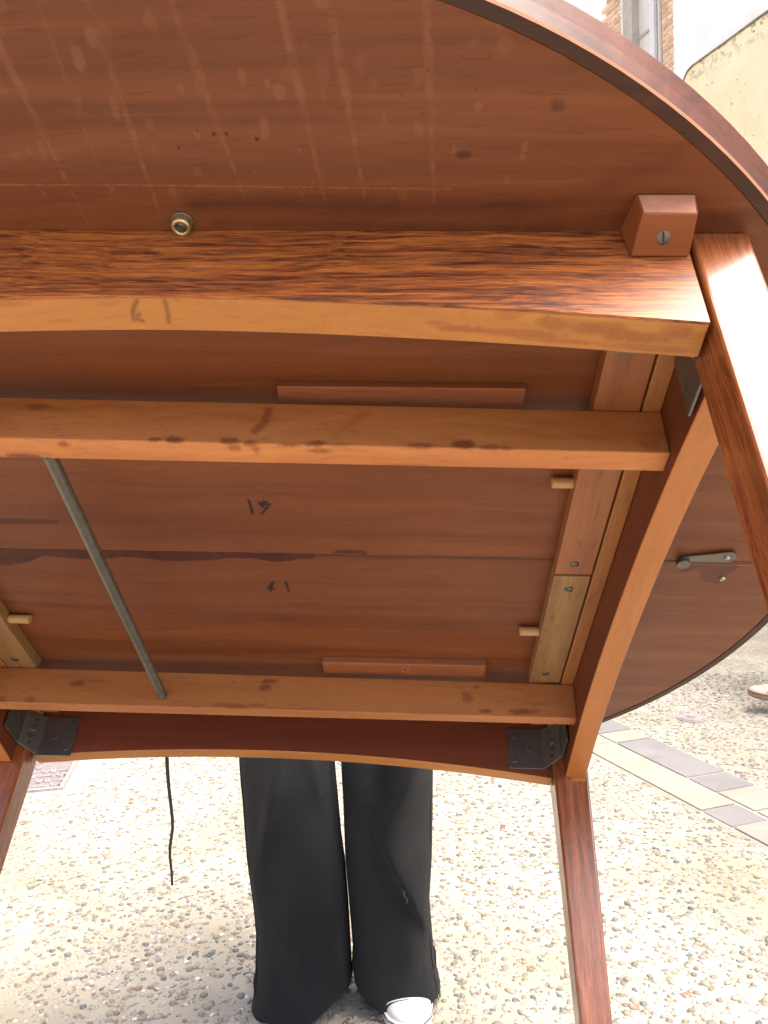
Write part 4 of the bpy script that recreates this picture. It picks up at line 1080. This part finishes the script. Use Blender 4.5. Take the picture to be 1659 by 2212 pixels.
# shoes
def sneaker(root, ox, oy, rot, m_up, m_sole, label=None, lift=0.0, pitch=0.0, scale=1.0):
    r_ = Matrix.Rotation(rot, 3, 'Z') @ Matrix.Rotation(pitch, 3, 'X')
    def T(p): q = r_ @ (Vector(p) * scale); return (q.x + ox, q.y + oy, q.z + lift)
    outl = [(0, -.165), (.022, -.160), (.040, -.138), (.048, -.105), (.047, -.06), (.036, -.01), (.033, .04), (.034, .08), (.026, .104), (0, .112)]
    half = outl + [(-a, b) for a, b in outl[-2:0:-1]]; n = len(half)
    V = [T((a, b, z)) for z, k_ in ((0, .97), (.006, 1.03), (.024, 1.03)) for a, b in [(p[0] * k_, p[1] * k_) for p in half]]
    F = [tuple(range(n))] + [(i * n + k, i * n + (k + 1) % n, (i + 1) * n + (k + 1) % n, (i + 1) * n + k) for i in range(2) for k in range(n)] + [tuple(range(2 * n, 3 * n))]
    sole = pydata('shoe_sole', V, F, m_sole, root, smooth=False, bevel=.001, seg=1)
    V, F = [], []; secs = [(.112, .010, .050), (.104, .026, .074), (.08, .033, .082), (.04, .034, .086), (.0, .036, .086), (-.03, .039, .078), (-.06, .044, .066), (-.09, .0455, .055), (-.12, .042, .046), (-.145, .033, .041), (-.160, .018, .035), (-.166, .006, .029)]
    m_ = 12
    for (yy, hw, hh) in secs:
        for q in range(m_ + 1):
            t = math.pi * q / m_
            V.append(T((hw * 1.02 * math.copysign(abs(math.cos(t)) ** .7, math.cos(t)), yy, .022 + (hh - .022) * math.sin(t) ** .8)))
    for i in range(len(secs) - 1):
        for q in range(m_): F.append((i * (m_ + 1) + q, i * (m_ + 1) + q + 1, (i + 1) * (m_ + 1) + q + 1, (i + 1) * (m_ + 1) + q))
    F += [tuple(range(m_ + 1)), tuple(range((len(secs) - 1) * (m_ + 1), len(secs) * (m_ + 1)))]
    up = pydata('shoe_upper', V, F, m_up, root, smooth=True)
    V, F = [], []
    for j in range(4):
        y_ = -.092 + j * .020; z_ = .0575 + j * .0065
        v_, f_q = tube([T((-.02, y_, z_ - .004)), T((0, y_ + .003, z_ + .003)), T((.02, y_, z_ - .004))], .0022, 6); b_ = len(V); V += v_; F += [tuple(q + b_ for q in f) for f in f_q]
    pydata('shoe_laces', V, F, m_sole, root, smooth=True)
    v_, f_q = tube([T((.044 * math.cos(t_), -.118 - .012 * math.sin(t_), .028 + .0235 * math.sin(t_) ** .8)) for t_ in [math.pi * q / 12 for q in range(13)]], .0011, 5)
    pydata('toe_seam', v_, f_q, m_sole, root, smooth=True)
    v_, f_q = tube([T((a * 1.035, b * 1.035, .020)) for a, b in half + half[:1]], .0009, 5); pydata('sole_stripe', v_, f_q, dark_hole, root, smooth=True)
    if label: up['label'] = label
    return T
white_l = simple('white_leather', (.70, .70, .70), .45, .05, 60, bump=.1); cream_s = simple('cream_rubber', (.62, .60, .50), .6, .05, 40)
TL = sneaker(holder, -.165 - pz.x, 1.618 - pz.y, R(-6), white_l, cream_s, 'left white sneaker half covered by the hem', scale=.86)
TR = sneaker(holder, .002 - pz.x, 1.585 - pz.y, R(5), white_l, white_l, 'right white sneaker with a blue oval mark', scale=.92)
blue = simple('blue_print', (.04, .30, .72), .5, .03)
V = []
for k in range(18):
    t = 2 * math.pi * k / 18; V.append(TR((.0445 + .0015 * math.cos(t), -.088 + .010 * math.cos(t), .038 + .0075 * math.sin(t))))
for k in range(18): V.append(tuple(Vector(V[k]) + Vector((.003, -.002, .001))))
pydata('shoe_mark', V, [tuple(range(18, 36)), tuple(range(18))] + [(k, (k + 1) % 18, 18 + (k + 1) % 18, 18 + k) for k in range(18)], blue, holder)

# ---- passer-by, mostly out of frame on the right (only the leading shoe shows)
pb0 = Vector((1.915, 3.33, 0)); pb = empty('person', tuple(pb0)); tag(pb, 'person walking past at the right edge in pale tan shoes', 'person')
J = {k: Vector(v) for k, v in dict(pelvis=(0, 0, .92), waist=(-.01, 0, 1.06), chest=(-.02, 0, 1.24), collar=(-.02, 0, 1.38), neck=(-.02, 0, 1.45), headbase=(-.03, 0, 1.52), head=(-.04, 0, 1.58), headtop=(-.035, 0, 1.67), face=(-1, 0, -.05),
    shL=(-.02, -.17, 1.36), elL=(.08, -.21, 1.10), wrL=(-.02, -.22, .88), shR=(-.02, .17, 1.36), elR=(-.06, .21, 1.09), wrR=(-.22, .20, .92),
    hipL=(0, -.085, .88), knL=(-.22, -.08, .52), anL=(-.36, -.06, .12), hipR=(0, .085, .88), knR=(.05, .08, .48), anR=(.30, .07, .16)).items()}
for s_ in 'LR':
    J['hf' + s_] = Vector((-.25, 0, -1)); J['hs' + s_] = Vector((-1, 0, 0)); J['hn' + s_] = Vector((0, 1 if s_ == 'L' else -1, 0)); J['ft' + s_] = Vector((-1, 0, .1))
J['curl'] = (.35, .4, .3)
body, f_, u_, s__ = human(pb, J)
hair(pb, J, f_, u_, s__, simple('dark_hair', (.03, .02, .015), .6, .4, 60), .10)
sk = Skel()
p0 = sk.add(J['pelvis'], (.15, .12)); p1 = sk.add(J['waist'], (.14, .105), p0); p2 = sk.add(J['chest'], (.15, .12), p1); p3 = sk.add(J['collar'], (.115, .10), p2); sk.add(J['neck'] - Vector((0, 0, .02)), .064, p3)
for s_ in ('L', 'R'): sk.chain(p3, [(J['sh' + s_], .066), (J['sh' + s_].lerp(J['el' + s_], .5), .056), (J['sh' + s_].lerp(J['el' + s_], .8), .054)])
skin_mesh('shirt', sk.V, sk.E, sk.R, 0, simple('pale_shirt', (.6, .58, .54), .9, .1, 50), pb)
sk = Skel(); p0 = sk.add(J['pelvis'], (.155, .125))
for s_ in ('L', 'R'):
    sk.chain(p0, [(J['hip' + s_], .098), (J['hip' + s_].lerp(J['kn' + s_], .5), .085), (J['kn' + s_], .070), (J['kn' + s_].lerp(J['an' + s_], .6), .060)])
skin_mesh('trousers', sk.V, sk.E, sk.R, 0, simple('sand_cotton', (.45, .38, .28), .9, .1, 50), pb)
tan_l = simple('tan_leather', (.62, .42, .30), .4, .08, 40); brown_s = simple('brown_sole', (.22, .13, .09), .6)
sneaker(pb, -.36 - .02, -.06, R(-90), tan_l, brown_s, lift=.035, pitch=R(-10)); sneaker(pb, .32, .07, R(-90), tan_l, brown_s, lift=.05, pitch=R(28))
